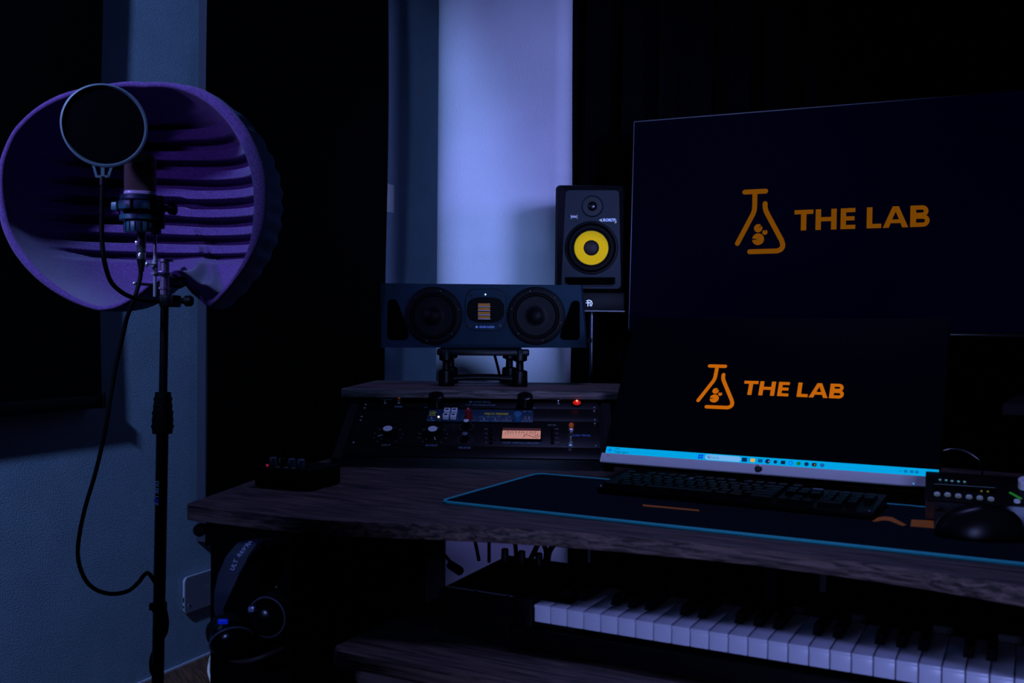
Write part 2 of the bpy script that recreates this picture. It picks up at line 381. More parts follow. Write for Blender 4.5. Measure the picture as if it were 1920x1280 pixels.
# keyboard tray
tz = 0.60
A = onz(620, 1217, tz); ux = Vector((math.cos(R(27.2)), -math.sin(R(27.2)))); uy = Vector((math.sin(R(20)), math.cos(R(20))))
a = Vector((A.x, A.y))
tray = [tuple(a + ux * 0.012 - uy * 0.0), tuple(a + ux * 1.12), tuple(a + ux * 1.12 + uy * 0.36), tuple(a + uy * 0.40 + ux * 0.04), tuple(a + uy * 0.02 - ux * 0.004), tuple(a + uy * 0.006 + ux * 0.001)]
b = MB(); b.prism(tray, tz - 0.022, tz, WOOD, plane='xy', bev=0.004); b.build('keyboard_tray', t, sharp=40)
b = MB()
for k in (0.52, 1.0):
    p = a + ux * k + uy * 0.3; b.box((p.x - 0.008, p.y - 0.05, tz), (p.x + 0.008, p.y + 0.05, ZT - TH), BLKFAB, 0.002)
b.build('tray_bracket', t)
hk = aty(383, 988, 1.50)
b = MB(); b.lathe([(0.004, 0.03), (0.004, -0.004), (0.0095, -0.004), (0.0095, -0.014), (0.007, -0.016)], BLKPL, 'y', (hk.x, hk.y - 0.01, hk.z), n=20); b.box((hk.x, hk.y + 0.012, hk.z - 0.004), (hk.x + 0.03, hk.y + 0.02, ZT - TH), BLKPL, 0.001); b.build('cable_hook', t)

# ================================================================== RACK HUTCH (left)
RM = frame(Vector((-0.29608, 2.0575, 0.86951)), 2.83, 61.55)        # face plane: origin at top left screw, z up the slanted face
zs = 0.887
hut = thing('rack_hutch', Matrix.Translation((0, 0, 0)), 'slanted black rack stand with a wooden top board, left on the desk', 'equipment rack')
bl = aty(640, 727.5, 2.035); br_ = aty(1185, 731.5, 2.02)
b = MB(); b.prism([(bl.x, bl.y), (br_.x, br_.y), (br_.x + 0.03, br_.y + 0.27), (bl.x + 0.03, bl.y + 0.30)], bl.z - 0.0185, bl.z, WOODR, plane='xy', bev=0.002); b.build('top_board', hut, sharp=40)
zt = bl.z - 0.019
def side(xa, xb, nm):
    b = MB()
    f0 = RM @ Vector((xa, 0.0, 0.004)); f1 = RM @ Vector((xa, 0.0, -0.212))
    u = RM.col[0].to_3d()
    for_pts = [f0 + Vector((0, 0, 0.006)), f1]
    P = [f0, f1, Vector((f1.x, f1.y, ZT + 0.001)), Vector((f0.x + 0.01, f0.y + 0.24, ZT + 0.001)), Vector((f0.x + 0.01, f0.y + 0.24, zt)), Vector((f0.x, f0.y, zt))]
    vs = P + [p + u * (xb - xa) for p in P]; n = len(P)
    b.add(vs, [tuple(range(n)), tuple(range(2 * n - 1, n - 1, -1))] + [(i, (i + 1) % n, n + (i + 1) % n, n + i) for i in range(n)], mat('rack_side_board', (0.008, 0.008, 0.010), 0.6, bump=0.1))
    b.build(nm, hut, smooth=False)
side(-0.033, -0.0155, 'side_panel'); side(0.4805, 0.498, 'side_panel')
b = MB(); b.box((-0.015, 0.003, -0.205), (-0.004, 0.008, 0.004), BLKMT, M=RM); b.build('rack_rail', hut); 
b = MB(); b.box((0.469, 0.003, -0.205), (0.480, 0.008, 0.004), BLKMT, M=RM); b.build('rack_rail', hut)

def unit(name, z0, z1, label, cat, deep=0.02):
    """rack unit whose face spans the rack from z0 (top) to z1"""
    M = RM @ Matrix.Translation((0, 0, z1))
    t = thing(name, M, label, cat)
    b = MB(); b.box((-0.0085, -0.0015, 0.0006), (0.4735, 0.002, z0 - z1 - 0.0006), mat('black_anodised_panel', (0.0025, 0.0025, 0.003), 0.4, bump=0.03, bscale=400, spec=0.2), 0.0006)
    b.build('faceplate', t)
    H = z0 - z1
    zsd = [0.00635, H - 0.00635] if H < 0.05 else [0.00635, H - 0.00635]
    b = MB()
    for x in (0, 0.465):
        for z in zsd:
            b.lathe([(0.0022, 0), (0.0022, 0.001), (0.0014, 0.0018)], mat('rack_screw_steel', (0.75, 0.72, 0.75), 0.3, 0.7, bump=0.01), '-y', (x, -0.0015, z), n=12)
    b.build('screws', t)
    return t, M
U = 0.04445; z00 = 0.0063
def at_face(px, py, M):
    q = onplane(px, py, M, -0.0015); return q.x, q.z
LBL = mat('pale_blue_print', (0.15, 0.26, 0.38), 0.5); LBLD = mat('dim_print', (0.20, 0.20, 0.22), 0.5)
BLUEP = mat('navy_enamel_face', (0.005, 0.034, 0.075), 0.45, bump=0.03)
YEL = mat('yellow_print', (0.75, 0.62, 0.02), 0.5)
def knob(t, x, z, r, h, capmat, nm='knob', body=BLKPL, ptr=None, skirt=0.0, ang=210):
    b = MB()
    if skirt: b.lathe([(skirt, 0), (skirt, 0.0015), (skirt * 0.92, 0.003), (r, 0.0035)], BLKGL, '-y', (x, -0.0015, z), n=32, cap=False)
    b.lathe([(r, 0.001), (r, h * 0.85), (r * 0.96, h * 0.97), (r * 0.8, h)], body, '-y', (x, -0.0015, z), n=32)
    if capmat: b.lathe([(r * 0.86, h * 0.98), (r * 0.86, h + 0.0006), (r * 0.6, h + 0.0008)], capmat, '-y', (x, -0.0015, z), n=32)
    if ptr:
        a = R(ang); rr = skirt if skirt else r
        b.stroke([(x + r * 1.05 * math.cos(a), z + r * 1.05 * math.sin(a)), (x + rr * 0.95 * math.cos(a), z + rr * 0.95 * math.sin(a))], 0.0012, -0.0042, ptr, th=0.0012)
    return b.build(nm, t)
def ticks(t, x, z, r, n=9, mt=LBLD, a0=-50, a1=230, nm='tick_marks', L=0.003):
    b = MB()
    for k in range(n):
        a = R(a0 + (a1 - a0) * k / (n - 1)); b.stroke([(x + r * math.cos(a), z + r * math.sin(a)), (x + (r + L) * math.cos(a), z + (r + L) * math.sin(a))], 0.0011, -0.0015, mt, th=0.0002)
    b.build(nm, t)
def toggle(t, x, z, nm='toggle_switch', s=1.0):
    b = MB(); b.lathe([(0.0028 * s, 0), (0.0028 * s, 0.002), (0.0018 * s, 0.003)], CHROME, '-y', (x, -0.0015, z), n=12)
    b.tube([(x, -0.003, z), (x, -0.009 * s - 0.002, z - 0.003 * s)], 0.0012 * s, CHROME, smooth=False, n=8); b.build(nm, t)
CAPM = mat('spun_aluminium_cap', (0.95, 0.95, 0.98), 0.35, 0.3, bump=0.05, bscale=30)

# --- top unit
t, M = unit('tube_compressor', z00, z00 - U, 'top black rack unit with two big black knobs and a glowing red lamp', 'audio compressor')
b = MB()
x, z = at_face(902, 753.5, M); b.text('KLARK TEKNIK', 0.0085, x + 0.002, z, -0.0016, LBL, bold=0.02, wide=0.62); b.prism(circ(x - 0.0215, z, 0.0035, 16), -0.0015, -0.0019, LBL)
x, z = at_face(901, 759.3, M); b.text('KT-2A  TUBE LEVELING AMPLIFIER', 0.0065, x, z, -0.0016, LBL, wide=0.62)
x, z = at_face(725, 748.5, M); b.text('LIMIT COMPRESS', 0.0065, x, z, -0.0016, LBL, wide=0.5, bold=0.02)
x, z = at_face(747, 762.5, M); b.text('POWER', 0.0065, x, z, -0.0016, LBL, wide=0.7, bold=0.02)
x, z = at_face(1048, 748.5, M); b.text('METER', 0.006, x, z, -0.0016, LBL, wide=0.55, bold=0.02)
x, z = at_face(1079, 748.5, M); b.text('POWER', 0.006, x, z, -0.0016, LBL, wide=0.6, bold=0.02)
x, z = at_face(799, 763.5, M); b.text('GAIN', 0.005, x, z, -0.0016, LBL, wide=0.6, bold=0.02)
x, z = at_face(1003, 765, M); b.text('PEAK', 0.005, x, z, -0.0016, LBL, wide=0.6, bold=0.02)
b.build('lettering', t)
for px, py in ((819, 759), (985, 760)):
    x, z = at_face(px, py, M); b = MB()
    b.lathe([(0.0168, 0.0), (0.0168, 0.003), (0.0155, 0.006), (0.0155, 0.021), (0.0146, 0.0235), (0.012, 0.0245)], BLKGL, '-y', (x, -0.0015, z), n=36); b.build('knob', t)
x, z = at_face(1081.5, 757.5, M)
b = MB(); b.lathe([(0.0105, 0), (0.0105, 0.002), (0.0095, 0.003)], BLKMT, '-y', (x, -0.0015, z), n=24)
b.lathe([(0.0078, 0.003), (0.0075, 0.005), (0.005, 0.0068), (0.001, 0.007)], mat('red_jewel_glass', (0.6, 0.01, 0.005), 0.2, emit=(1.0, 0.012, 0.004), estr=0.45, bump=0.05, bscale=300), '-y', (x, -0.0015, z), n=24)
b.sphere((x, -0.009, z + 0.001), 0.0022, mat('lamp_core', (1, 0.3, 0.15), 0.3, emit=(1, 0.32, 0.15), estr=1.6, bump=0.01), n=12); b.build('indicator_lamp', t)
x, z = at_face(748.3, 745.5, M); b = MB(); b.sphere((x, -0.004, z), 0.0032, mat('orange_lamp', (0.8, 0.2, 0.03), 0.3, emit=(1, 0.22, 0.03), estr=0.28, bump=0.01), n=12); b.build('indicator_lamp', t)
for px, py in ((748, 756), (722, 756), (1047, 757)): toggle(t, *at_face(px, py, M))

# --- middle 1U shelf with half-width blue preamp
t, M = unit('rack_tray', z00 - U, z00 - 2 * U, 'plain black rack tray holding the half-width blue preamp', 'rack shelf')
x0, z0 = at_face(800, 790.5, M); x1, z1 = at_face(1001, 768.2, M)
M2 = M @ Matrix.Translation((0, -0.0016, 0))
t = thing('preamp', M2 @ Matrix.Translation((x0, 0, z0)), 'half-width navy blue preamp with red knob and four white buttons, mid rack', 'preamp')
W_, H_ = x1 - x0, min(z1 - z0, 0.0425)
b = MB(); b.box((0, -0.003, 0), (W_, -0.0002, H_), BLUEP, 0.0008); b.build('faceplate', t)
def lf(px, py):
    q = onplane(px, py, M, -0.0046); return q.x - x0, q.z - z0
def S3(f): return f
yo = -0.0031
b = MB()
x, z = lf(930.5, 776); b.text('PRE-73 PREMIER', 0.0105, x, z, yo, YEL, bold=0.018, wide=0.66, shear=0.2)
x, z = lf(811.5, 774); b.stroke([(x + 0.006 * math.cos(R(a)), z + 0.004 * math.sin(R(a)) + 0.0018) for a in range(20, 330, 30)], 0.0013, yo, YEL, th=0.0002)
b.stroke([(x - 0.006, z - 0.0085), (x, z + 0.001), (x + 0.006, z - 0.0085)], 0.0013, yo, YEL, th=0.0002); b.stroke([(x - 0.006, z - 0.0085), (x + 0.007, z - 0.0085)], 0.0013, yo, YEL, th=0.0002); b.stroke([(x - 0.001, z + 0.0012), (x + 0.0065, z + 0.0012)], 0.0013, yo, YEL, th=0.0002)
b.build('logo', t)
b = MB()
for px, py, s, ff in ((807.5, 788, 'POWER', 0.7), (907.5, 789, 'IMPEDANCE', 0.5), (929, 789, 'PHASE', 0.6), (949, 789, 'HI-PASS', 0.6), (971, 789.3, 'OUTPUT', 0.7), (902, 781.5, 'LOW', 0.6), (916, 781.5, 'HIGH', 0.6), (924, 781.5, 'IN', 0.6), (935, 781.5, 'OUT', 0.6), (954, 781.5, 'OFF', 0.6), (988, 771.3, '48V  DI', 0.8)):
    x, z = lf(px, py); b.text(s, 0.0066, x, z, yo, LBL, wide=ff, bold=0.015)
b.build('lettering', t)
WBT = mat('white_rocker_plastic', (0.72, 0.72, 0.80), 0.4, bump=0.02)
for c0, c1, py0, py1 in ((832.5, 845, 776.6, 770.5), (846, 858.5, 776.6, 770.5), (830, 842.5, 786.6, 780), (844, 856.5, 786.6, 780)):
    xa, za = lf(c0, py0); xb, zb = lf(c1, py1)
    b = MB(); b.box((xa, -0.0115, za), (xb, -0.003, zb), WBT, 0.0008)
    b.box(((xa + xb) / 2 - 0.003, -0.0119, za + (zb - za) * 0.3), ((xa + xb) / 2 + 0.003, -0.0114, za + (zb - za) * 0.62), BLKPL); b.build('push_button', t)
x, z = lf(822.4, 782); b = MB(); b.sphere((x, -0.004, z), 0.0022, mat('warm_white_lamp', (1, 0.8, 0.6), 0.3, emit=(1, 0.75, 0.5), estr=1.2, bump=0.01), n=12); b.build('indicator_lamp', t)
REDK = mat('red_knob_plastic', (0.30, 0.006, 0.008), 0.4, bump=0.02)
x, z = lf(878.5, 784); b = MB(); b.lathe([(0.0082, 0), (0.0082, 0.004), (0.0068, 0.006), (0.0064, 0.020), (0.005, 0.021)], REDK, '-y', (x, -0.003, z), n=28)
b.box((x - 0.0006, -0.0243, z), (x + 0.0006, -0.0238, z + 0.006), WHITE); b.build('knob', t)
b = MB()
for k in range(11):
    a = R(-40 + 26 * k); b.stroke([(x + 0.0125 * math.cos(a), z + 0.0125 * math.sin(a)), (x + 0.0145 * math.cos(a), z + 0.0145 * math.sin(a))], 0.0009, yo, LBL, th=0.0002)
b.build('tick_marks', t)
x, z = lf(971, 786); b = MB(); b.lathe([(0.0088, 0), (0.0086, 0.013), (0.0075, 0.0145)], mat('blue_knob_plastic', (0.03, 0.16, 0.33), 0.45, bump=0.3, bscale=400), '-y', (x, -0.003, z), n=28); b.build('knob', t)
for px, py in ((907.5, 785.5), (928.5, 785.5), (948.7, 786), (985, 785), (992.3, 785.5), (809, 784)): toggle(t, *lf(px, py), s=0.8)

# --- 2U limiter
t, M = unit('limiting_amplifier', z00 - 2 * U, z00 - 4 * U, 'wide black rack unit with lit needle meter and two large silver-capped knobs', 'audio limiter')
for px, py in ((728, 815.5), (812, 816)):
    x, z = at_face(px, py, M); ticks(t, x, z, 0.0262, 10, LBLD)
    knob(t, x, z, 0.0105, 0.0155, CAPM, ptr=WHITE, skirt=0.021, ang=205 if px < 800 else 290)
for px, py in ((874.5, 799), (872, 823.5)):
    x, z = at_face(px, py, M); ticks(t, x, z, 0.0135, 9, LBLD, L=0.0015); knob(t, x, z, 0.0062, 0.0135, CAPM if px > 873 else mat('dull_cap', (0.4, 0.45, 0.55), 0.3, 0.8, bump=0.05), skirt=0.0)
b = MB()
for px, py, s, mt_, ff, sz in ((724, 834.6, 'INPUT', LBLD, .8, .008), (809, 835.3, 'OUTPUT', LBL, .75, .008), (871, 839.2, 'RELEASE', LBL, .85, .0075), (1035, 797, 'METER', LBLD, .8, .007), (1090, 816.3, 'KLARK TEKNIK', mat('blue_print', (0.10, 0.25, 0.65), 0.5), .62, .0085), (976.5, 830.3, '76-KT  LIMITING AMPLIFIER', LBL, .72, .0080), (1069, 837.8, 'POWER', LBLD, .8, .006)):
    x, z = at_face(px, py, M); b.text(s, sz, x, z, -0.0016, mt_, wide=ff, bold=0.01)
for i, py in enumerate((804, 812.5, 820.5, 829.5)):
    for px, s in ((911.5, ('20', '12', '8', '4')[i]), (1043.5, ('GR', '+8', '+4', 'OFF')[i])):
        x, z = at_face(px, py, M); b.text(s, 0.0065, x, z, -0.0016, LBLD)
b.build('lettering', t)
for px in (921, 1036):
    for py in (805, 813, 821, 829):
        x, z = at_face(px, py, M); b = MB(); b.box((x - 0.003, -0.0055, z - 0.005), (x + 0.003, -0.001, z + 0.005), BLKPL, 0.0006); b.build('selector_button', t)
xa, za = at_face(941, 824, M); xb, zb = at_face(1014, 806, M)
mp_ = MB(); mp_.prism(rrect(xa - 0.003, za - 0.004, xb + 0.003, zb + 0.003, 0.003), -0.001, -0.0045, BLKPL)
mt_ = mp_.build('needle_meter', t)
b = MB(); b.box((xa, -0.0052, za), (xb, -0.0045, zb), mat('meter_scale_glow', (0.35, 0.2, 0.15), 0.5, emit=(1.0, 0.42, 0.30), estr=0.44, bump=0.01))
o = b.build('scale', mt_)
b = MB(); b.box((xa, -0.0056, zb - (zb - za) * 0.24), (xb, -0.0052, zb), mat('meter_hood', (0.09, 0.03, 0.025), 0.5, emit=(0.3, 0.06, 0.03), estr=0.08, bump=0.01))
INK = mat('dark_red_ink', (0.05, 0.008, 0.006), 0.6); HZ = zb - za; WX = xb - xa
for k in range(13):
    u = 0.08 + 0.84 * k / 12; zc = za + HZ * (0.30 + 0.16 * math.sin(math.pi * u)); b.stroke([(xa + WX * u, zc), (xa + WX * (u + 0.015 * (u - .5)), zc + HZ * (0.13 if k % 2 else 0.2))], 0.0007, -0.0053, INK, th=0.0002)
for k, s in enumerate(('20', '10', '7', '5', '3', '1', '0', '+3')): b.text(s, 0.0062, xa + WX * (0.14 + 0.1 * k), za + HZ * 0.62, -0.0053, INK, ex=0.0001)
b.text('VU', 0.008, xa + WX * 0.92, za + HZ * 0.25, -0.0053, INK, ex=0.0001)
b.stroke([(xa + WX * 0.56, za + HZ * 0.10), (xa + WX * 0.60, za + HZ * 0.38), (xa + WX * 0.93, za + HZ * 0.02)], 0.0010, -0.0054, INK, th=0.0002); b.build('scale_marks', mt_)
x, z = at_face(1071, 805.5, M)
b = MB(); b.lathe([(0.0062, 0), (0.0062, 0.004), (0.005, 0.006)], CHROME, '-y', (x, -0.0015, z - 0.002), n=6); b.sphere((x, -0.0125, z), 0.0052, mat('amber_jewel', (0.5, 0.12, 0.02), 0.15, emit=(1, 0.16, 0.02), estr=0.08, bump=0.01), n=16); b.build('indicator_lamp', t)
x, z = at_face(1069.8, 833.5, M)
b = MB(); b.lathe([(0.0066, 0), (0.0066, 0.002), (0.0045, 0.004), (0.0045, 0.006)], CHROME, '-y', (x, -0.0015, z), n=6); b.tube([(x, -0.006, z), (x, -0.017, z + 0.006)], 0.0022, CHROME, rs=[0.0018, 0.0028], smooth=False); b.build('toggle_switch', t)
# --- blank plates
M = RM @ Matrix.Translation((0, 0, z00 - 4 * U - 0.036)); t = thing('blank_plate', M, 'plain black blanking plate closing the bottom of the rack', 'rack panel')
b = MB(); b.box((-0.0085, -0.0015, 0.0006), (0.4735, 0.002, 0.0354), MATS['black_anodised_panel'], 0.0006); b.build('panel', t)
b = MB()
for x in (0.0, 0.465): b.lathe([(0.0022, 0), (0.0022, 0.001), (0.0014, 0.0018)], BLKMT, '-y', (x, -0.0015, 0.02), n=12)
b.build('screws', t)

# ================================================================== HALO SHIELD
YS = 1.98
def hp(x, y, Y=YS): return aty(x, y, Y)
oc = (265, 350)
outer = [(273,155),(332,157),(379,167),(422,194),(457,233),(480,276),(496,327),(498,374),(492,428),(472,479),(441,526),(412,560),(388,581),(374,579),(363,562),(357,545),(350,520),(336,510),(308,524),(281,538),(252,561),(219,579),(187,584),(156,575),(109,553),(62,518),(23,471),(2,425),(-3,370),(0,300),(24,246),(63,207),(105,182),(150,168),(205,158)]
inner = [(270,166),(325,167),(360,178),(392,196),(427,231),(451,272),(467,315),(474,362),(473,409),(464,464),(441,512),(412,546),(388,568),(376,570),(367,556),(362,540),(356,512),(336,501),(306,514),(277,528),(248,551),(217,569),(187,574),(158,565),(114,541),(74,508),(40,468),(17,425),(7,372),(8,312),(30,256),(66,218),(108,193),(152,178),(210,168)]
def polar(P):
    L = []
    for x, y in P:
        dx, dy = x - oc[0], y - oc[1]; L.append((math.atan2(dy, dx), math.hypot(dx, dy)))
    L.sort(); return L
def rad(L, a):
    n = len(L)
    for i in range(n):
        a0, r0 = L[i]; a1, r1 = L[(i + 1) % n]
        if i == n - 1: a1 += 2 * math.pi
        aa = a + (2 * math.pi if a < a0 and i == n - 1 else 0)
        if a0 <= aa <= a1: t = (aa - a0) / (a1 - a0 + 1e-9); return r0 + (r1 - r0) * t
    return L[0][1]
PO, PI_ = polar(outer), polar(inner)
NA = 480
angs = [-math.pi + 2 * math.pi * k / NA for k in range(NA)]
def smooth(v, it=1):
    for _ in range(it): v = [(v[i - 1] + 2 * v[i] + v[(i + 1) % len(v)]) / 4 for i in range(len(v))]
    return v
ro = smooth([rad(PO, a) for a in angs], 6); ri = smooth([rad(PI_, a) for a in angs], 6)
pxm = YS / F                                                   # metres per pixel at the rim
ctr = hp(*oc)
HM = Matrix.Translation(ctr)
sh = thing('reflection_shield', HM, 'large purple felt microphone shield, ribbed inside and open at the front', 'microphone shield')
FELT = mat('purple_felt', (0.090, 0.036, 0.135), 0.95, bump=0.35, bscale=800, var=0.25, vscale=260, sheen=0.15, spec=0.1)
FELTB = mat('blue_grey_felt', (0.07, 0.13, 0.26), 0.95, bump=0.35, bscale=800, var=0.2, vscale=260, spec=0.1)
def sw(a): return max(0.0, math.cos(a))                        # how far an angle points right
DEPTH = 0.25
def loc(a, r, y): return Vector((r * pxm * math.cos(a), y, -r * pxm * math.sin(a)))
NR = 170
vs = []; fs = []
for i in range(NR + 1):
    rho = 1 - i / NR
    for k, a in enumerate(angs):
        r = ri[k] * rho
        wr = min(1.0, max(0.0, 0.5 + 0.75 * math.cos(a))); wr = wr * wr * (3 - 2 * wr)
        d = DEPTH * (wr * (1 - rho ** 2.6) ** (1 / 2.2) + (1 - wr) * (1 - rho ** 6.0) ** (1 / 2.6))
        z = -r * math.sin(a) * pxm
        ph = ((z + 0.0125 + 0.003 * math.cos(a)) / 0.0415) % 1.0
        saw = max(0.0, min(1.0, (ph - 0.0) / 0.12)) - max(0.0, min(1.0, (ph - 0.46) / 0.10))
        fade = min(1.0, max(0.0, (1 - rho) / 0.13)) * (1.0 if z > -0.105 else max(0.0, 1 + (z + 0.105) / 0.05)) * (1.0 if z < 0.15 else max(0.0, 1 - (z - 0.15) / 0.03))
        vs.append(loc(a, r, 0.004 + d + 0.048 * saw * fade * min(1, 2 * d / DEPTH)))
for i in range(NR):
    for k in range(NA):
        a, c = i * NA + k, i * NA + (k + 1) % NA; fs.append((a, c, c + NA, a + NA))
b = MB(); b.add(vs, fs, FELT); o = b.build('ribbed_liner', sh, sharp=180)
# rim band, rounded between the inner and the outer outline
vs = []; fs = []; NB = 8
for j in range(NB + 1):
    tt = j / NB
    for k, a in enumerate(angs):
        r = ri[k] + (ro[k] - ri[k]) * (0.5 - 0.5 * math.cos(math.pi * tt))
        vs.append(loc(a, r, 0.004 - 0.007 * math.sin(math.pi * tt)))
for j in range(NB):
    for k in range(NA):
        a, c = j * NA + k, j * NA + (k + 1) % NA; fs.append((a, c, c + NA, a + NA))
b = MB(); b.add(vs, fs, FELT); b.build('rim', sh, sharp=180)
vs = []; fs = []; NO = 40
for i in range(NO + 1):
    tt = i / NO
    for k, a in enumerate(angs):
        bulge = 1 + (0.034 * sw(a) ** 1.2) * math.sin(min(1, tt * 2.2) * math.pi / 2)
        wr = min(1.0, max(0.0, 0.5 + 0.75 * math.cos(a))); wr = wr * wr * (3 - 2 * wr)
        rho = (wr * (1 - tt ** 3.0) ** 0.5 + (1 - wr) * (1 - tt ** 6.0) ** 0.4) if tt < 1 else 0
        ridge = 1 + 0.010 * math.sin(r * 0 + (-ro[k] * math.sin(a) * pxm) / 0.0355 * 2 * math.pi) * sw(a) * min(1, tt * 8)
        vs.append(loc(a, ro[k] * bulge * rho * ridge, 0.004 + (DEPTH + 0.085) * tt))
for i in range(NO):
    for k in range(NA):
        a, c = i * NA + k, i * NA + (k + 1) % NA; fs.append((a, c, c + NA, a + NA))
b = MB(); b.add(vs, fs, FELTB); b.build('outer_shell', sh, sharp=180)

# ================================================================== MIC STAND
ST = 1.93
top = aty(309, 560, ST); mid = aty(304, 815, ST); bot = aty(296, 1279, ST)
axis = (bot - top).normalized()
foot = top + axis * (top.z / -axis.z)
SM = Matrix.Translation((foot.x, foot.y, 0))
st = thing('microphone_stand', SM, 'tall black straight microphone stand before the blue wall', 'microphone stand')
def sl(p): return Vector(p) - Vector((foot.x, foot.y, 0))
def on_axis(py):
    lo, hi = 0.0, 1.0
    best = None
    for k in range(2001):
        p = top + (foot - top) * (k / 2000); d = p - CP; y = 640 - F * d.dot(CU) / d.dot(fw)
        if best is None or abs(y - py) < best[0]: best = (abs(y - py), p)
    return best[1]
b = MB(); b.tube([sl(on_axis(800)), sl(foot + Vector((0, 0, 0.03)))], 0.0115, BLKMT, n=24, smooth=False); b.build('lower_tube', st)
b = MB(); b.tube([sl(on_axis(548)), sl(on_axis(760))], 0.0078, BLKMT, n=24, smooth=False); b.build('upper_tube', st)
c0, c1 = on_axis(735), on_axis(812); cv = [c0 + (c1 - c0) * k / 6 for k in range(7)]
b = MB(); b.tube([sl(p) for p in cv], 0.016, RUBBER, n=28, rs=[0.0145, 0.0160, 0.0172, 0.0185, 0.0195, 0.0198, 0.0185], smooth=False)
for j in range(1, 6):
    for k in range(10):
        a = 2 * math.pi * (k + 0.5 * (j % 2)) / 10; p = sl(cv[j]); rr = [0.0145, 0.0160, 0.0172, 0.0185, 0.0195, 0.0198][j]
        b.sphere((p.x + rr * math.cos(a), p.y + rr * math.sin(a), p.z), 0.0026, RUBBER, sc=(0.6, 0.6, 1.3), n=8)
b.build('clutch_grip', st)
b = MB(); b.lathe([(0.135, 0), (0.135, 0.012), (0.125, 0.02), (0.03, 0.028), (0.018, 0.045)], BLKMT, 'z', (0, 0, 0), n=48); b.build('round_base', st)
p = sl(on_axis(1137)); b = MB(); b.lathe([(0.0135, -0.008), (0.0145, -0.006), (0.0145, 0.006), (0.0135, 0.008)], RUBBER, 'z', p, n=24); b.box((p.x - 0.019, p.y - 0.004, p.z - 0.007), (p.x - 0.011, p.y + 0.004, p.z + 0.007), RUBBER, 0.002); b.build('cable_clip', st)
TXB = mat('pale_blue_letter', (0.30, 0.48, 0.75), 0.5); TXD = mat('deep_blue_letter', (0.02, 0.05, 0.75), 0.5, emit=(0.01, 0.03, 0.8), estr=0.0)
def stand_text(s, py, mt, size=0.0118, b=None, bold=0.012):
    p = sl(on_axis(py)); b.text(s, size, p.x - 0.0055, p.z, p.y - 0.0112, mt, rot=-math.pi / 2, bold=bold, ex=0.0008, wide=0.85)
b = MB(); 
for s, py in (('Q', 903.5), ('U', 911.5), ('I', 916.8), ('K', 921.3), ('L', 930), ('K', 943.5)): stand_text(s, py, TXB, b=b)
p = sl(on_axis(936.5)); b.lathe([(0.0042, 0), (0.0042, 0.0006)], TXD, '-y', (p.x - 0.0055, p.y - 0.0108, p.z), n=20); b.build('lettering', st)
# chrome bracket that carries shield and microphone
def cp(x, y, Y=ST): return sl(aty(x, y, Y))
def vcyl(b, x, y0, y1, wpx, mt, Y=ST, n=24):
    p0, p1 = cp(x, y0, Y), cp(x, y1, Y); b.tube([p0, p1], wpx / 2 * Y / F, mt, n=n, smooth=False)
b = MB(); vcyl(b, 290.5, 420, 556, 6.5, CHROME, ST - 0.05); vcyl(b, 290.5, 487, 513, 11, CHROME, ST - 0.05); vcyl(b, 290.5, 511, 514, 16, CHROME, ST - 0.05)
b.tube([cp(292, 495, ST - 0.055), cp(278, 495, ST - 0.065)], 0.0018, CHROME, smooth=False); b.sphere(cp(276, 495, ST - 0.067), 0.005, CHROME, sc=(0.8, 1, 1.1), n=14)
b.build('chrome_post', st)
b = MB(); vcyl(b, 309, 491, 552, 17, CHROME, ST); vcyl(b, 311, 486, 491, 28, CHROME, ST, 32); vcyl(b, 309, 511, 518, 24, CHROME, ST); vcyl(b, 309, 538, 542, 22, CHROME, ST)
b.tube([cp(292, 513, ST - 0.05), cp(309, 513, ST)], 0.005, CHROME, smooth=False); b.build('mount_bolt', st)
b = MB(); b.tube([cp(250, 531, ST - 0.02), cp(275, 533, ST - 0.01), cp(300, 534.5, ST), cp(325, 536, ST + 0.02)], 0.0028, BLKMT)
b.tube([cp(322, 520, ST + 0.03), cp(352, 522, ST + 0.03), cp(350, 532, ST + 0.03), cp(338, 538, ST + 0.03), cp(315, 534, ST + 0.02)], 0.0032, BLKMT, smooth=False)
b.sphere(cp(252, 531, ST - 0.022), 0.0036, CHROME, n=12)
b.tube([cp(330, 524, ST + 0.03), cp(345, 505, ST + 0.20)], 0.006, BLKMT, smooth=False)
b.build('shield_bracket', st)

# ================================================================== SHOCK MOUNT + MICROPHONE
YM = 1.86
mb_ = aty(264, 436, YM)
t = thing('shock_mount', Matrix.Translation(mb_), 'dark shock mount cradle gripping the microphone body', 'shock mount')
def ml(x, y, Y=YM): return aty(x, y, Y) - mb_
TEAL = mat('dark_teal_plastic', (0.012, 0.05, 0.07), 0.45, bump=0.1, bscale=300)
k_ = YM / F
def ring(b, x, y0, y1, wpx, mt, ri_=None, sy=1.0):
    p0, p1 = ml(x, y0), ml(x, y1); r = wpx / 2 * k_
    if ri_: b.lathe([(ri_, p1.z), (r * 0.97, p1.z), (r, p1.z + (p0.z - p1.z) * 0.15), (r, p1.z + (p0.z - p1.z) * 0.85), (r * 0.97, p0.z), (ri_, p0.z), (ri_, p1.z)], mt, 'z', (p0.x, 0.0, 0), n=40, cap=False, sy=sy)
    else: b.lathe([(r * 0.96, p1.z), (r, p1.z + 0.002), (r, p0.z - 0.002), (r * 0.96, p0.z)], mt, 'z', (p0.x, 0.0, 0), n=40, sy=sy)
b = MB(); ring(b, 264, 367, 377, 74, TEAL, 0.0275); b.build('upper_ring', t)
b = MB(); ring(b, 262, 379, 395, 84, TEAL, 0.030)
q = ml(216, 387); b.box((q.x - 0.006, -0.008, q.z - 0.008), (q.x + 0.012, 0.008, q.z + 0.008), TEAL, 0.003)
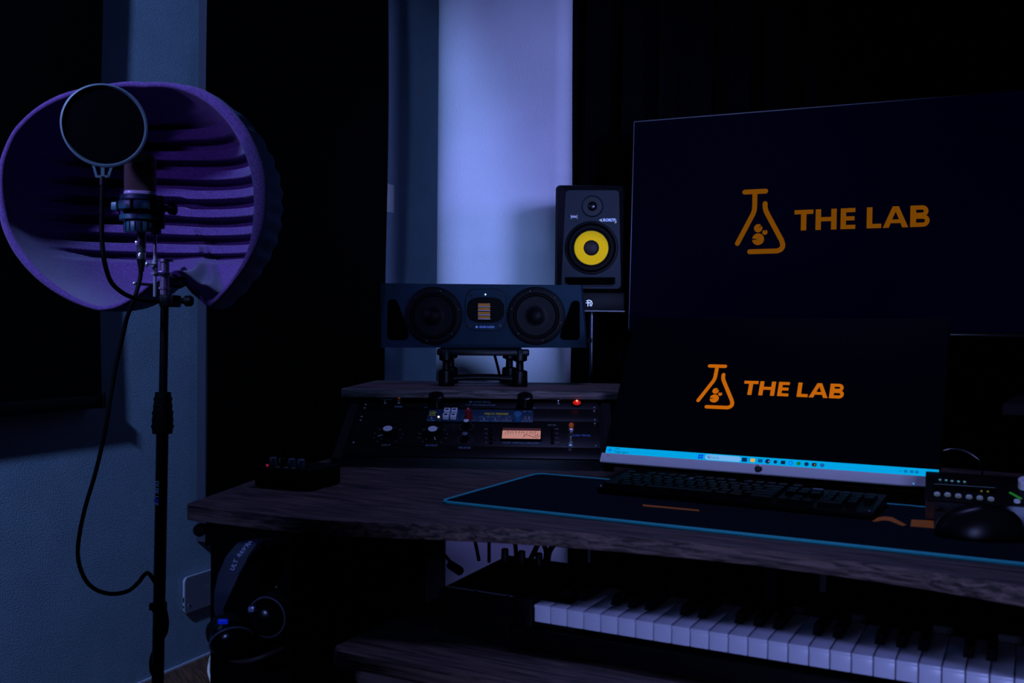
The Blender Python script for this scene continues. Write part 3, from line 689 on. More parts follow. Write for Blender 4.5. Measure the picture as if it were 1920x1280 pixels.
for a in range(0, 360, 45):
    q = ml(262, 387); b.lathe([(0.0028, -0.009), (0.0028, 0.009)], BLKPL, 'z', (q.x + 0.0415 * math.cos(R(a)), 0.0415 * math.sin(R(a)), q.z), n=10)
b.build('outer_ring', t)
b = MB(); ring(b, 262, 404, 414, 72, TEAL, 0.026); b.build('lower_ring', t)
b = MB(); ring(b, 265, 416, 436, 62, TEAL)
for a in range(0, 360, 20):
    q = ml(265, 426); b.box((-0.0012, -0.0316, q.z - 0.008), (0.0012, -0.029, q.z + 0.008), BLKPL, M=Matrix.Translation((q.x, 0, 0)) @ Matrix.Rotation(R(a), 4, 'Z'))
b.build('base_cup', t)
b = MB()
for i in range(8):
    a0 = R(45 * i + 10); a1 = R(45 * i + 32); q1, q2, q3 = ml(262, 374), ml(262, 388), ml(262, 409)
    b.tube([(q1.x + 0.033 * math.cos(a0), 0.033 * math.sin(a0), q1.z), (q2.x + 0.040 * math.cos(a1), 0.040 * math.sin(a1), q2.z), (q3.x + 0.033 * math.cos(a0), 0.033 * math.sin(a0), q3.z)], 0.0016, RUBBER, smooth=False, n=6)
b.build('elastic_band', t)
b = MB(); q = ml(298, 366); q2 = ml(298, 428); b.box((q.x - 0.010, 0.0, q2.z), (q.x + 0.006, 0.018, q.z), BLKPL, 0.003)
q = ml(305, 390); q2 = ml(322, 390); b.lathe([(0.006, 0), (0.006, 0.012), (0.011, 0.013), (0.012, 0.024), (0.009, 0.026)], BLKPL, 'x', (q.x - 0.004, 0.01, q.z), n=18)
q = ml(290, 425); b.box((q.x - 0.006, -0.004, q.z - 0.014), (q.x + 0.006, 0.02, q.z + 0.012), BLKPL, 0.002)
b.build('swivel_bracket', t)

mk = thing('condenser_microphone', frame(mb_ + Vector((ml(263, 290).x, 0, 0)), -20), 'large condenser microphone with brown-grey grille and pale ring in the cradle', 'microphone')
GR = mat('brown_grey_mesh_grille', (0.40, 0.31, 0.22), 0.5, 0.2, bump=1.0, bscale=170, kind='wave')
tp, bt = ml(263, 290), ml(263, 361); x0 = 0.0; hh = tp.z - bt.z
b = MB(); b.lathe([(0.0278, bt.z), (0.0283, bt.z + hh * .3), (0.0283, bt.z + hh * .80), (0.0272, bt.z + hh * .90), (0.0240, bt.z + hh * .965), (0.0180, bt.z + hh * .99), (0.004, bt.z + hh)], GR, 'z', (x0, 0, 0), n=48, sq=2.8, sy=0.92); b.build('grille', mk)
b = MB(); b.prism([(x0 - 0.002 + 0.0115 * math.cos(R(a)), (bt.z + hh * 0.60) + 0.0115 * math.sin(R(a))) for a in range(0, 360, 10)], -0.0264, -0.0245, GR); 
b.tube([(x0 - 0.002 + 0.0105 * math.cos(R(a)), -0.0274, (bt.z + hh * 0.60) + 0.0105 * math.sin(R(a))) for a in range(-60, 200, 20)], 0.0007, BLKPL, n=6); b.build('capsule_badge', mk)
b = MB(); q1, q2 = ml(263, 360), ml(263, 368); b.lathe([(0.0280, q2.z), (0.0286, q2.z + 0.001), (0.0286, q1.z - 0.001), (0.0280, q1.z)], mat('pale_silver_ring', (0.85, 0.92, 0.95), 0.4, 0.1, bump=0.02), 'z', (x0, 0, 0), n=48, sq=2.8, sy=0.92); b.build('silver_ring', mk)
b = MB(); q2 = ml(263, 432); b.lathe([(0.020, q2.z), (0.0255, q2.z + 0.01), (0.0262, q1.z - 0.009)], BLKMT, 'z', (x0, 0, 0), n=40, sy=0.95); b.build('body', mk)

# ================================================================== POP FILTER
YP = 1.76
pc_ = aty(196, 235.5, YP)
PFM = frame(pc_, -20)
t = thing('pop_filter', PFM, 'round black pop filter with grey hoop on a bent gooseneck', 'pop filter')
kp = YP / F; rx_, rz_ = 72.5 * kp / math.cos(R(20)) * 0.985, 77.5 * kp
HOOP = mat('slate_blue_grey_plastic', (0.06, 0.085, 0.10), 0.5, bump=0.05)
def ell(r_off, y, n=72): return [((rx_ - r_off) * math.cos(2 * math.pi * k / n), y, (rz_ - r_off) * math.sin(2 * math.pi * k / n)) for k in range(n + 1)]
b = MB()
vs = []; fs = []; n = 96; sec = [(0, -0.004), (0, 0.006), (0.0055, 0.008), (0.0058, -0.001), (0.003, -0.005)]
for k in range(n):
    a = 2 * math.pi * k / n
    for ro_, y in sec: vs.append(((rx_ - ro_) * math.cos(a), y, (rz_ - ro_) * math.sin(a)))
m_ = len(sec)
for k in range(n):
    for j in range(m_): fs.append((k * m_ + j, k * m_ + (j + 1) % m_, ((k + 1) % n) * m_ + (j + 1) % m_, ((k + 1) % n) * m_ + j))
b.add(vs, fs, HOOP); b.build('hoop', t, sharp=60)
b = MB(); b.prism([((rx_ - 0.005) * math.cos(2 * math.pi * k / 64), (rz_ - 0.005) * math.sin(2 * math.pi * k / 64)) for k in range(64)], 0.001, 0.0025, mat('pop_filter_mesh', (0.0012, 0.0012, 0.0015), 0.95, bump=0.3, bscale=900, spec=0.02)); b.build('mesh_screen', t)
def pp(x, y, off=0.0): return onplane(x, y, PFM, off)
b = MB(); A_, B_, C_, D_ = [(pp(*q).x, pp(*q).z) for q in ((175, 310), (210, 310), (203, 331), (181, 331))]
def trap(f0, f1): return None
b.stroke([A_, D_], 0.0042, 0.003, HOOP, th=0.006); b.stroke([B_, C_], 0.0042, 0.003, HOOP, th=0.006); b.stroke([D_, C_], 0.0042, 0.003, HOOP, th=0.006); b.stroke([A_, B_], 0.003, 0.003, HOOP, th=0.006)
xm = (A_[0] + B_[0]) / 2; b.stroke([(xm, A_[1]), (xm, D_[1])], 0.006, 0.003, HOOP, th=0.006); b.build('hoop_bracket', t)
g = [(192.5, 331), (191.5, 360), (190.6, 393), (190.6, 425), (191.5, 455), (196, 491), (207, 526), (226, 546), (250, 558), (281, 564), (306, 565.5)]
gp = [PFM.inverted() @ aty(x, y, YP + (0.17 - 0.0) * max(0, (i - 5) / 5) ** 1.2) for i, (x, y) in enumerate(g)]
b = MB(); b.tube(gp, 0.0042, RUBBER, n=14, sub=8); b.build('gooseneck', t)
b = MB(); a0 = PFM.inverted() @ aty(192.5, 331, YP); a1 = PFM.inverted() @ aty(192, 347, YP); b.tube([a0, a1], 0.0055, BLKMT, smooth=False, n=16); b.build('neck_ferrule', t)
b = MB(); I = PFM.inverted()
cA, cB = aty(298, 575, ST - 0.018), aty(340, 554, ST + 0.018)
b.box((cA.x, ST - 0.02, cA.z), (cB.x, ST + 0.02, cB.z), BLKPL, 0.003, M=I)
q = aty(341, 564, ST); b.lathe([(0.006, 0), (0.006, 0.006), (0.0105, 0.007), (0.0105, 0.018), (0.008, 0.021)], BLKPL, 'x', q, n=16, M=I); b.build('stand_clamp', t)

# ================================================================== MIC CABLE
g = [(264.5, 500, 1.875), (263, 520, 1.875), (258, 540, 1.87), (252, 560, 1.868), (247, 572, 1.87), (238, 596, 1.88), (232, 622, 1.89), (218, 684, 1.9), (207, 746, 1.9), (196, 813, 1.9), (179, 886, 1.9), (159, 954, 1.9), (147, 1016, 1.9), (148, 1055, 1.9), (162, 1089, 1.9), (184, 1107, 1.9), (213, 1113, 1.9), (241, 1107, 1.9), (260, 1091, 1.9), (269, 1079, 1.9), (277, 1074, 1.905), (285, 1082, 1.91), (294, 1099, 1.91), (301, 1125, 1.905), (311, 1150, 1.915), (312, 1180, 1.93), (300, 1205, 1.955), (286, 1228, 1.945), (284, 1255, 1.925), (296, 1290, 1.905)]
base = aty(265, 486, 1.872)
t = thing('microphone_cable', Matrix.Translation(base), 'black cable looping down from the microphone to the stand', 'cable')
pts = [aty(x, y, Y) - base for x, y, Y in g]
pf = pts[-1]; pts += [pf + Vector((0.01, 0, -0.12)), Vector((pf.x + 0.02, pf.y + 0.01, 0.05 - base.z)), Vector((pf.x - 0.02, pf.y - 0.1, 0.033 - base.z)), Vector((pf.x - 0.1, pf.y - 0.25, 0.005 - base.z))]
b = MB(); b.tube(pts, 0.0040, RUBBER, n=12, sub=6); b.build('cord', t)
b = MB(); r1 = 8.5 * 1.872 / F
def cz(py): return (aty(265, py, 1.872) - base).z
b.lathe([(r1, cz(486)), (r1 * 1.02, cz(476)), (r1 * .9, cz(474)), (r1, cz(471)), (r1 * .9, cz(468)), (r1, cz(465)), (r1, cz(450)), (r1 * 0.95, cz(437))], mat('dark_nickel', (0.25, 0.24, 0.25), 0.2, 0.9, bump=0.02), 'z', (0, 0, 0), n=28)
b.box((-r1 - 0.0005, -0.004 - r1 * .6, cz(460)), (-r1 * .1, -r1 * .6, cz(452)), CHROME, 0.001)
b.build('plug', t)
b = MB(); b.lathe([(r1 * .98, cz(486)), (r1 * .75, cz(496)), (0.0045, cz(509))], RUBBER, 'z', (0, 0, 0), n=20); b.build('plug_boot', t)

# ================================================================== CENTRE SPEAKER ON SHELF
YA = 2.20
AP = aty(905, 652, YA); AM = frame(AP, 0)
t = thing('centre_speaker', AM, 'wide slate grey speaker on its side with gold ribbon tweeter', 'speaker')
SLATE = mat('slate_speaker_paint', (0.010, 0.030, 0.046), 0.65, bump=0.3, bscale=500, var=0.08, vscale=30, spec=0.12)
def al(px, py): q = onplane(px, py, AM); return (q.x, q.z)
fr = [al(723.5, 530.8), al(1088.5, 534.4), al(1099.5, 651.8), al(716.5, 651.5)]
bk = [al(711, 529.5), al(1094, 534), al(1104, 651.5), al(711, 651.5)]
b = MB(); D = 0.26
vs = [(p[0], 0.0, p[1]) for p in fr] + [(p[0], 0.030, p[1]) for p in bk] + [(p[0] * 0.99, D, p[1]) for p in bk]
b.add(vs, [(0, 1, 2, 3), (0, 1, 5, 4), (1, 2, 6, 5), (2, 3, 7, 6), (3, 0, 4, 7), (4, 5, 9, 8), (5, 6, 10, 9), (6, 7, 11, 10), (7, 4, 8, 11), (8, 9, 10, 11)], SLATE); b.build('cabinet', t, smooth=False)
CONE = mat('black_cone', (0.0014, 0.0014, 0.002), 0.42, bump=0.1, spec=0.08); kA = YA / F
for cx, cy in ((812.5, 592), (1005, 592)):
    x, z = al(cx, cy); b = MB(); r = 54.5 * kA
    b.lathe([(r, -0.001), (r, 0.003), (r * .96, 0.0045), (r * .80, 0.0045), (r * .78, 0.002)], BLKPL, '-y', (x, 0, z), n=64, cap=False)
    wf = b.build('woofer', t)
    b = MB(); b.lathe([(r * .79, 0.002), (r * .76, 0.006), (r * .71, 0.006), (r * .67, 0.001)], RUBBER, '-y', (x, 0, z), n=64, cap=False); b.build('surround', wf)
    b = MB(); b.lathe([(r * .67, 0.001), (r * .5, 0.0006), (r * .38, 0.0004), (r * .30, 0.001), (r * .2, 0.004), (r * .1, 0.0056), (0.0005, 0.006)], CONE, '-y', (x, 0, z), n=64, cap=False); b.build('cone', wf)
    b = MB()
    for k in range(6):
        a = R(15 + 60 * k) if cx < 900 else R(45 + 60 * k); b.lathe([(0.0024, 0.003), (0.0024, 0.0058), (0.0012, 0.0062)], BLKGL, '-y', (x + r * .88 * math.cos(a), 0, z + r * .88 * math.sin(a)), n=12)
    b.build('screws', wf)
for sgn, pts_ in ((0, [(727, 566), (731, 561), (741, 561), (746, 567), (766.5, 626), (763, 635), (757, 637), (731, 637), (726, 632)]), (1, [(1071, 568), (1076, 563.5), (1083, 563.5), (1087, 568), (1087, 631), (1083, 637), (1055, 637), (1050, 632), (1051, 625)])):
    b = MB(); P = [al(*q) for q in pts_]; b.prism(P, -0.0012, 0.0, mat('port_void', (0.0006, 0.0006, 0.0006), 0.95, bump=0.05, spec=0.02)); b.build('bass_port', t)
x, z = al(910.5, 581); hw, hv = 37.5 * kA, 38.5 * kA
def squircle(cx, cz, a, c, p=4.5, n=56):
    o_ = []
    for k in range(n):
        q = 2 * math.pi * k / n; co, si = math.cos(q), math.sin(q); g_ = (abs(co) ** p + abs(si) ** p) ** (-1 / p); o_.append((cx + a * co * g_, cz + c * si * g_))
    return o_
b = MB(); b.prism(squircle(x, z, hw, hv), -0.0045, 0.0, SLATE); b.prism(squircle(x, z, hw + 0.0015, hv + 0.0015), -0.001, 0.0, BLKPL); tw = b.build('tweeter_plate', t)
b = MB(); b.prism(squircle(x, z + 0.000, hw * .93, hv * .62, 3.0), -0.0052, -0.0045, mat('tweeter_void', (0.0006, 0.0006, 0.0008), 0.5, bump=0.02, spec=0.05)); b.build('waveguide', tw)
GOLD = mat('gold_foil', (0.75, 0.30, 0.03), 0.45, 0.2, emit=(1.0, 0.38, 0.02), estr=0.0, bump=0.6, bscale=900)
for py in (571.3, 578.8, 587, 594.6):
    x0_, z0_ = al(896.3, py + 2.6); x1_, z1_ = al(919, py - 2.6); b = MB(); b.box((x0_, -0.0062, z0_), (x1_, -0.005, z1_), GOLD, 0.0004)
    b.box((x0_, -0.0064, z0_ - 0.0014), (x1_ + 0.001, -0.005, z0_), mat('grey_foil_edge', (0.3, 0.3, 0.35), 0.4, 0.4, bump=0.05)); b.build('ribbon_fold', tw)
b = MB(); x_, z_ = al(910.3, 552); b.sphere((x_, -0.005, z_), 0.0020, mat('cool_white_lamp', (0.7, 1, 1), 0.3, emit=(0.6, 1, 1), estr=0.9, bump=0.01), n=12); b.build('indicator_lamp', tw)
b = MB()
for px, py in ((883, 553), (938, 553.5), (882, 610.5), (938, 610)): x_, z_ = al(px, py); b.lathe([(0.0036, 0.0045), (0.0036, 0.0055), (0.002, 0.0055), (0.0018, 0.0048)], BLKGL, '-y', (x_, 0, z_), n=16)
b.build('screws', tw)
b = MB(); x_, z_ = al(913, 613); b.text('ADAM AUDIO', 0.0068, x_, z_, -0.0046, mat('sky_blue_print', (0.35, 0.55, 0.95), 0.5), bold=0.02, wide=0.78); x_, z_ = al(894, 612.7); b.prism(circ(x_, z_, 0.0027, 16), -0.0045, -0.0049, MATS['sky_blue_print']); b.build('lettering', tw)

# isolation stand under it
SZ = bl.z
IM = Matrix.Translation((AP.x, 0, SZ))
t = thing('speaker_isolation_stand', IM, 'low black four-post stand lifting the wide speaker off the shelf', 'speaker stand')
Ht = AP.z - SZ - 0.001
posts = [(aty(837, 690, 2.14).x - AP.x, 2.14, 1), (aty(974.5, 690, 2.14).x - AP.x, 2.14, 1), (aty(845, 690, 2.30).x - AP.x, 2.30, 0), (aty(955, 690, 2.30).x - AP.x, 2.30, 0)]
for x, y, fr_ in posts:
    b = MB(); b.lathe([(0.017, 0), (0.0175, 0.002), (0.0165, 0.033), (0.013, 0.035), (0.0085, 0.036), (0.008, Ht - 0.028), (0.0085, Ht - 0.027), (0.0155, Ht - 0.024), (0.0165, Ht - 0.003), (0.015, Ht)], BLKMT, 'z', (x, y, 0), n=28); b.build('post', t)
xa_, xb_ = posts[0][0], posts[1][0]
def arch(z, sag): return [(xa_ + (xb_ - xa_) * k / 10, 2.14 , z + sag * (1 - ((k - 5) / 5) ** 2)) for k in range(11)]
b = MB()
for z_, sg in ((Ht - 0.008, -0.0), ):
    b.box((xa_ - 0.02, 2.125, Ht - 0.014), (xb_ + 0.02, 2.155, Ht), BLKMT, 0.003)
    b.box((posts[2][0] - 0.02, 2.285, Ht - 0.014), (posts[3][0] + 0.02, 2.315, Ht), BLKMT, 0.003)
    b.box((xa_ - 0.02, 2.14, Ht - 0.012), (xa_ + 0.005, 2.30, Ht), BLKMT, 0.002); b.box((xb_ - 0.02, 2.14, Ht - 0.012), (xb_ + 0.005, 2.30, Ht), BLKMT, 0.002)
b.build('top_frame', t)
b = MB(); b.tube(arch(0.015, 0.004), 0.0058, BLKMT, n=14); b.tube([(p[0], 2.30, p[2]) for p in arch(0.012, 0.002)], 0.005, BLKMT, n=12)
b.tube([(posts[0][0], 2.14, 0.012), (posts[2][0], 2.30, 0.012)], 0.005, BLKMT, smooth=False); b.tube([(posts[1][0], 2.14, 0.012), (posts[3][0], 2.30, 0.012)], 0.005, BLKMT, smooth=False); b.build('bottom_frame', t)
b = MB(); c_ = [aty(922, 648, 2.33), aty(930, 675, 2.33), aty(936, 700, 2.32), aty(940, 724, 2.33)]; b.tube(c_, 0.0032, RUBBER); tag(b.build('speaker_cable'), 'thin black cable dropping behind the wide speaker to the shelf', 'cable')

# ================================================================== YELLOW-CONE SPEAKER + STAND
YK = 2.62; KP = aty(1106, 547, YK); KM = frame(KP, 3); kK = YK / F
t = thing('studio_monitor', KM, 'upright black speaker with a bright yellow woofer cone', 'speaker')
def kl(px, py, off=0.0): q = onplane(px, py, KM, off); return (q.x, q.z)
KB = mat('black_vinyl_cabinet', (0.003, 0.003, 0.004), 0.5, bump=0.15, bscale=400, spec=0.15)
KF = mat('charcoal_blue_baffle', (0.0028, 0.0085, 0.0145), 0.5, bump=0.15, bscale=500, spec=0.15)
xl_, zb_ = kl(1040, 547); xr2, zt2 = kl(1171, 345)
b = MB(); b.box((xl_ + 0.002, 0.020, 0.001), (xr2 - 0.002, 0.245, zt2 - 0.002), KB, 0.006)
fo = rrect(xl_, 0, xr2, zt2, 0.012); fo2 = rrect(xl_ + 0.006, 0.004, xr2 - 0.006, zt2 - 0.004, 0.012)
n = len(fo)
inn = []
F0 = [kl(1061, 357), kl(1160.5, 357.5), kl(1166, 505), kl(1160, 541), kl(1056, 541), kl(1050.5, 505)]
fi = []
for k in range(n):
    # radially matched inner outline
    p = fo[k]; cx, cz_ = 0.0, zt2 / 2
    u = (p[0] - xl_) / (xr2 - xl_); v = p[1] / zt2
    wt = 0.038 + 0.004 * (1 - v)
    l = kl(1061, 357)[0] * v + kl(1052, 541)[0] * (1 - v); r_ = kl(1160.5, 357)[0] * v + kl(1164, 541)[0] * (1 - v)
    fi.append((l + (r_ - l) * u, kl(1100, 541)[1] + (kl(1100, 357)[1] - kl(1100, 541)[1]) * v))
vs = [(p[0], 0.022, p[1]) for p in fo] + [(p[0], 0.004, p[1]) for p in fo2] + [(p[0], -0.004, p[1]) for p in fi]
fs = [(k, (k + 1) % n, n + (k + 1) % n, n + k) for k in range(n)] + [(n + k, n + (k + 1) % n, 2 * n + (k + 1) % n, 2 * n + k) for k in range(n)]
b.add(vs, fs, KB); b.build('cabinet', t, sharp=30)
b = MB(); b.prism(fi, -0.0045, 0.01, KF); bf = b.build('front_baffle', t)
x, z = kl(1110.5, 387); r = 20 * kK
b = MB(); b.lathe([(r * 1.08, -0.004), (r, 0.0075), (r * .86, 0.0055), (r * .55, 0.001), (r * .46, 0.0005)], KF, '-y', (x, 0.0, z), n=40, cap=False)
b.lathe([(r * .92, 0.0058), (r * .6, 0.0049), (r * .5, 0.0048)], BLKGL, '-y', (x, 0, z), n=40)
b.sphere((x, -0.0045, z), r * .46, BLKGL, sc=(1, .5, 1)); b.build('tweeter', t)
x, z = kl(1108.6, 464.8); r = 48.5 * kK
YC = mat('yellow_woven_cone', (0.92, 0.58, 0.0), 0.5, bump=0.5, bscale=500, spec=0.1, emit=(1, .7, 0), estr=0.0)
b = MB(); b.lathe([(r * 1.03, 0.0045), (r, 0.0085), (r * .95, 0.0090), (r * .90, 0.0065), (r * .89, 0.005)], BLKPL, '-y', (x, 0, z), n=64, cap=False); b.lathe([(r * .9, 0.0052), (r * .85, 0.0085), (r * .76, 0.0085), (r * .70, 0.005), (r * .65, 0.0048)], RUBBER, '-y', (x, 0, z), n=64, cap=False); wf = b.build('woofer', t)
b = MB(); b.lathe([(r * .655, 0.0056), (r * .5, 0.0052), (r * .28, 0.0050)], YC, '-y', (x, 0, z), n=64, cap=False); b.build('yellow_cone', wf)
b = MB(); b.sphere((x, -0.0048, z), r * .30, mat('matte_black_cap', (0.008, 0.008, 0.01), 0.5, bump=0.05), sc=(1, .3, 1), n=28); b.build('dust_cap', wf)
b = MB(); P = [kl(*q) for q in ((1059, 519.5), (1153, 520), (1153, 530), (1148, 534), (1067, 534), (1060, 529))]; b.prism(P, -0.0055, -0.0045, MATS['port_void']); b.build('bass_port', t)
b = MB(); P = [kl(*q) for q in ((1060, 530), (1067, 535.5), (1148, 536), (1154, 530))]; b.tube([(p[0], -0.0055, p[1]) for p in P], 0.0012, KF, smooth=False); b.build('port_lip', t)
x, z = kl(1076.5, 407.5); b = MB(); b.prism(rrect(x - 0.010, z - 0.009, x + 0.010, z + 0.009, 0.002), -0.0056, -0.0045, BLKGL); b.text('KRK', 0.0075, x, z + 0.001, -0.0058, WHITE, bold=0.02, wide=1.0)
b.stroke([(x - 0.008, z - 0.004), (x - 0.008, z + 0.006)], 0.0008, -0.0056, WHITE, th=0.0003); b.stroke([(x + 0.008, z - 0.004), (x + 0.008, z + 0.006)], 0.0008, -0.0056, WHITE, th=0.0003); b.build('badge', bf)
x, z = kl(1141, 413); b = MB(); RW = mat('bright_blue_white_print', (0.72, 0.80, 1.0), 0.5, emit=(.7, .8, 1), estr=0.0); b.text('ROKIT', 0.0105, x, z, -0.0050, RW, bold=0.045, wide=1.02, shear=0.25)
x2, z2 = kl(1154, 415.5); GY = mat('yellow_green_print', (0.7, 0.75, 0.45), 0.5); b.text('5', 0.013, x2, z2, -0.0050, GY, bold=0.02)
x3, z3 = kl(1127, 413); b.prism([(x3 - 0.006, z3), (x3 + 0.004, z3 + 0.005), (x3 + 0.001, z3), (x3 + 0.004, z3 - 0.005)], -0.0045, -0.0052, GY); b.build('lettering', bf)
# stand: top box, pole, base
bz = aty(1106, 584, YK).z; zt_ = KP.z - 0.001
t = thing('tall_speaker_stand', Matrix.Translation((KP.x + 0.0, YK + 0.12, 0)), 'tall black stand with silver emblem carrying the yellow-coned speaker', 'speaker stand')
xa_ = aty(1092, 565, YK).x - KP.x; xb2 = aty(1170, 565, YK).x - KP.x
b = MB(); b.box((-0.085, -0.135, bz), (xb2, 0.12, zt_), BLKPL, 0.004); b.box((-0.085, -0.137, bz - 0.0), (xb2, -0.134, bz + 0.003), mat('edge_highlight', (0.06, 0.06, 0.08), 0.4, bump=0.05)); tb = b.build('top_platform', t)  # paler strip paints in the highlight along the platform's bottom edge
b = MB(); q = aty(1104.5, 568.5, YK - 0.016); lx, lz = q.x - KP.x, q.z; LG = mat('silver_emblem', (0.8, 0.82, 0.9), 0.3, 0.5, bump=0.01)
b.stroke([(lx - .007 + 0.0, lz + 0.006), (lx - 0.001, lz + 0.0085), (lx + 0.006, lz + 0.006), (lx + 0.008, lz), (lx + 0.006, lz - 0.007)], 0.0014, -0.1368, LG, th=0.0004)
b.stroke([(lx - .008, lz + 0.001), (lx + 0.001, lz + 0.002)], 0.0014, -0.1368, LG, th=0.0004); b.stroke([(lx - .003, lz + 0.005), (lx - .003, lz - 0.007)], 0.0016, -0.1368, LG, th=0.0004); b.stroke([(lx + .003, lz + 0.003), (lx + .003, lz - 0.007)], 0.0014, -0.1368, LG, th=0.0004); b.build('emblem', tb)
POL = mat('satin_dark_metal', (0.10, 0.12, 0.16), 0.3, 0.8, bump=0.02)
px_ = aty(1109, 650, YK + 0.06).x - KP.x
jz = aty(1109, 638, YK + 0.06).z; jz2 = aty(1109, 708, YK + 0.06).z
b = MB(); b.lathe([(0.0045, 0.03), (0.0045, bz)], POL, 'z', (px_, -0.06, 0), n=20); b.lathe([(0.0085, jz - 0.006), (0.0085, jz + 0.006)], BLKMT, 'z', (px_, -0.06, 0), n=20); b.lathe([(0.0085, jz2 - 0.006), (0.0085, jz2 + 0.006)], BLKMT, 'z', (px_, -0.06, 0), n=20); b.build('pole', t)
b = MB(); b.lathe([(0.018, 0.03), (0.018, bz)], BLKFAB, 'z', (0.02, 0.0, 0), n=20); b.build('column', t)
b = MB(); b.box((-0.14, -0.14, 0), (0.14, 0.14, 0.03), BLKMT, 0.005); b.build('floor_plate', t)

# ================================================================== THE LAB LOGO
# canonical strokes in metres on the television screen plane
BAR = [(0.2972, -0.2033), (0.349, -0.2033)]
STEM = [(0.3226, -0.2085), (0.3228, -0.2400), (0.3220, -0.2500), (0.3192, -0.2591), (0.2797 + 0.002, -0.3325)]
RIGHT = [(0.3484, -0.2345), (0.3486, -0.2440), (0.3510, -0.2535), (0.3569, -0.2650), (0.3900, -0.3265), (0.3937, -0.3380), (0.3930, -0.3445), (0.3885, -0.3505), (0.3800, -0.3535), (0.3128, -0.3540)]
def lab_logo(parent, sc, ox, oz, y, mt, bgm):
    f = lambda p: (p[0] * sc + ox, p[1] * sc + oz)
    b = MB(); wd = 0.0122 * sc
    for st_ in (BAR, STEM, RIGHT): b.stroke([f(p) for p in st_], wd, y, mt, th=0.0003)
    for (cx, cz), r, (nx, nz) in (((0.3327, -0.2955), 0.0104, (0.0105, 0.0085)), ((0.3495, -0.3062), 0.0064, (0.0, 0.0062)), ((0.333, -0.3231), 0.0148, (-0.0155, 0.0))):
        c = f((cx, cz)); L = math.hypot(nx, nz); ux_, uz_ = nx / L, nz / L; a0 = math.degrees(math.atan2(uz_, ux_)); g_ = 8 if r > .01 else 14
        arc = [(c[0] + r * sc * math.cos(R(a0 + g_ + (360 - 2 * g_) * k / 30)), c[1] + r * sc * math.sin(R(a0 + g_ + (360 - 2 * g_) * k / 30))) for k in range(31)]
        # a disc with a narrow wedge cut out
        hub = (c[0] - ux_ * r * sc * 0.05, c[1] - uz_ * r * sc * 0.05)
        n0 = len(arc); vs = [(hub[0], y - 0.0004, hub[1])] + [(p[0], y - 0.0004, p[1]) for p in arc]
        b.add(vs, [(0, i + 1, i + 2) for i in range(n0 - 1)], mt)
    b.build('flask_logo', parent, smooth=False)
    b = MB(); T0, T1 = -0.3045, -0.2540; s_ = 0.0128
    def poly(P): b.prism([f(p) for p in P], y, y - 0.0003, mt)
    poly([(0.4203, T1), (0.4650, T1), (0.4650, T1 - 0.0105), (0.4490, T1 - 0.0105), (0.4490, T0), (0.4360, T0), (0.4360, T1 - 0.0105), (0.4203, T1 - 0.0105)])
    poly([(0.4706, T0), (0.4706, T1), (0.4834, T1), (0.4834, -0.2735), (0.5070, -0.2735), (0.5070, T1), (0.5198, T1), (0.5198, T0), (0.5070, T0), (0.5070, -0.2838), (0.4834, -0.2838), (0.4834, T0)])
    poly([(0.5290, T0), (0.5290, T1), (0.5625, T1), (0.5625, T1 - 0.0100), (0.5415, T1 - 0.0100), (0.5415, -0.2738), (0.5610, -0.2738), (0.5610, -0.2838), (0.5415, -0.2838), (0.5415, T0 + 0.0100), (0.5630, T0 + 0.0100), (0.5630, T0)])
    poly([(0.5886, T0), (0.5886, T1), (0.6012, T1), (0.6012, T0 + 0.0105), (0.6215, T0 + 0.0105), (0.6215, T0)])
    # A as two overlapping-free pieces
    poly([(0.6250, T0), (0.6462, T1), (0.6600, T1), (0.6812, T0), (0.6675, T0), (0.6637, T0 + 0.0105), (0.6422, T0 + 0.0105), (0.6384, T0)][:0] or [(0.6250, T0), (0.6462, T1), (0.6531, T1), (0.6531, T1 - 0.0125), (0.6455, T0 + 0.0195), (0.6531, T0 + 0.0195), (0.6531, T0 + 0.0105), (0.6422, T0 + 0.0105), (0.6384, T0)])
    poly([(0.6812, T0), (0.6600, T1), (0.6531, T1), (0.6531, T1 - 0.0125), (0.6607, T0 + 0.0195), (0.6531, T0 + 0.0195), (0.6531, T0 + 0.0105), (0.6640, T0 + 0.0105), (0.6678, T0)])
    def bowl(zc, r, xo):
        ri2 = r - 0.0100; P = [(0.6980, zc + r)] + [(xo + r * math.cos(R(90 - 180 * k / 14)), zc + r * math.sin(R(90 - 180 * k / 14))) for k in range(15)] + [(0.6980, zc - r), (0.6980, zc - ri2)] + [(xo + ri2 * math.cos(R(-90 + 180 * k / 14)), zc + ri2 * math.sin(R(-90 + 180 * k / 14))) for k in range(15)] + [(0.6980, zc + ri2)]
        poly(P)
    poly([(0.6853, T0), (0.6853, T1), (0.6981, T1), (0.6981, T0)])
    bowl(-0.2676, 0.0136, 0.7110); bowl(-0.2901, 0.0144, 0.7130)
    b.build('lettering', parent, smooth=False)

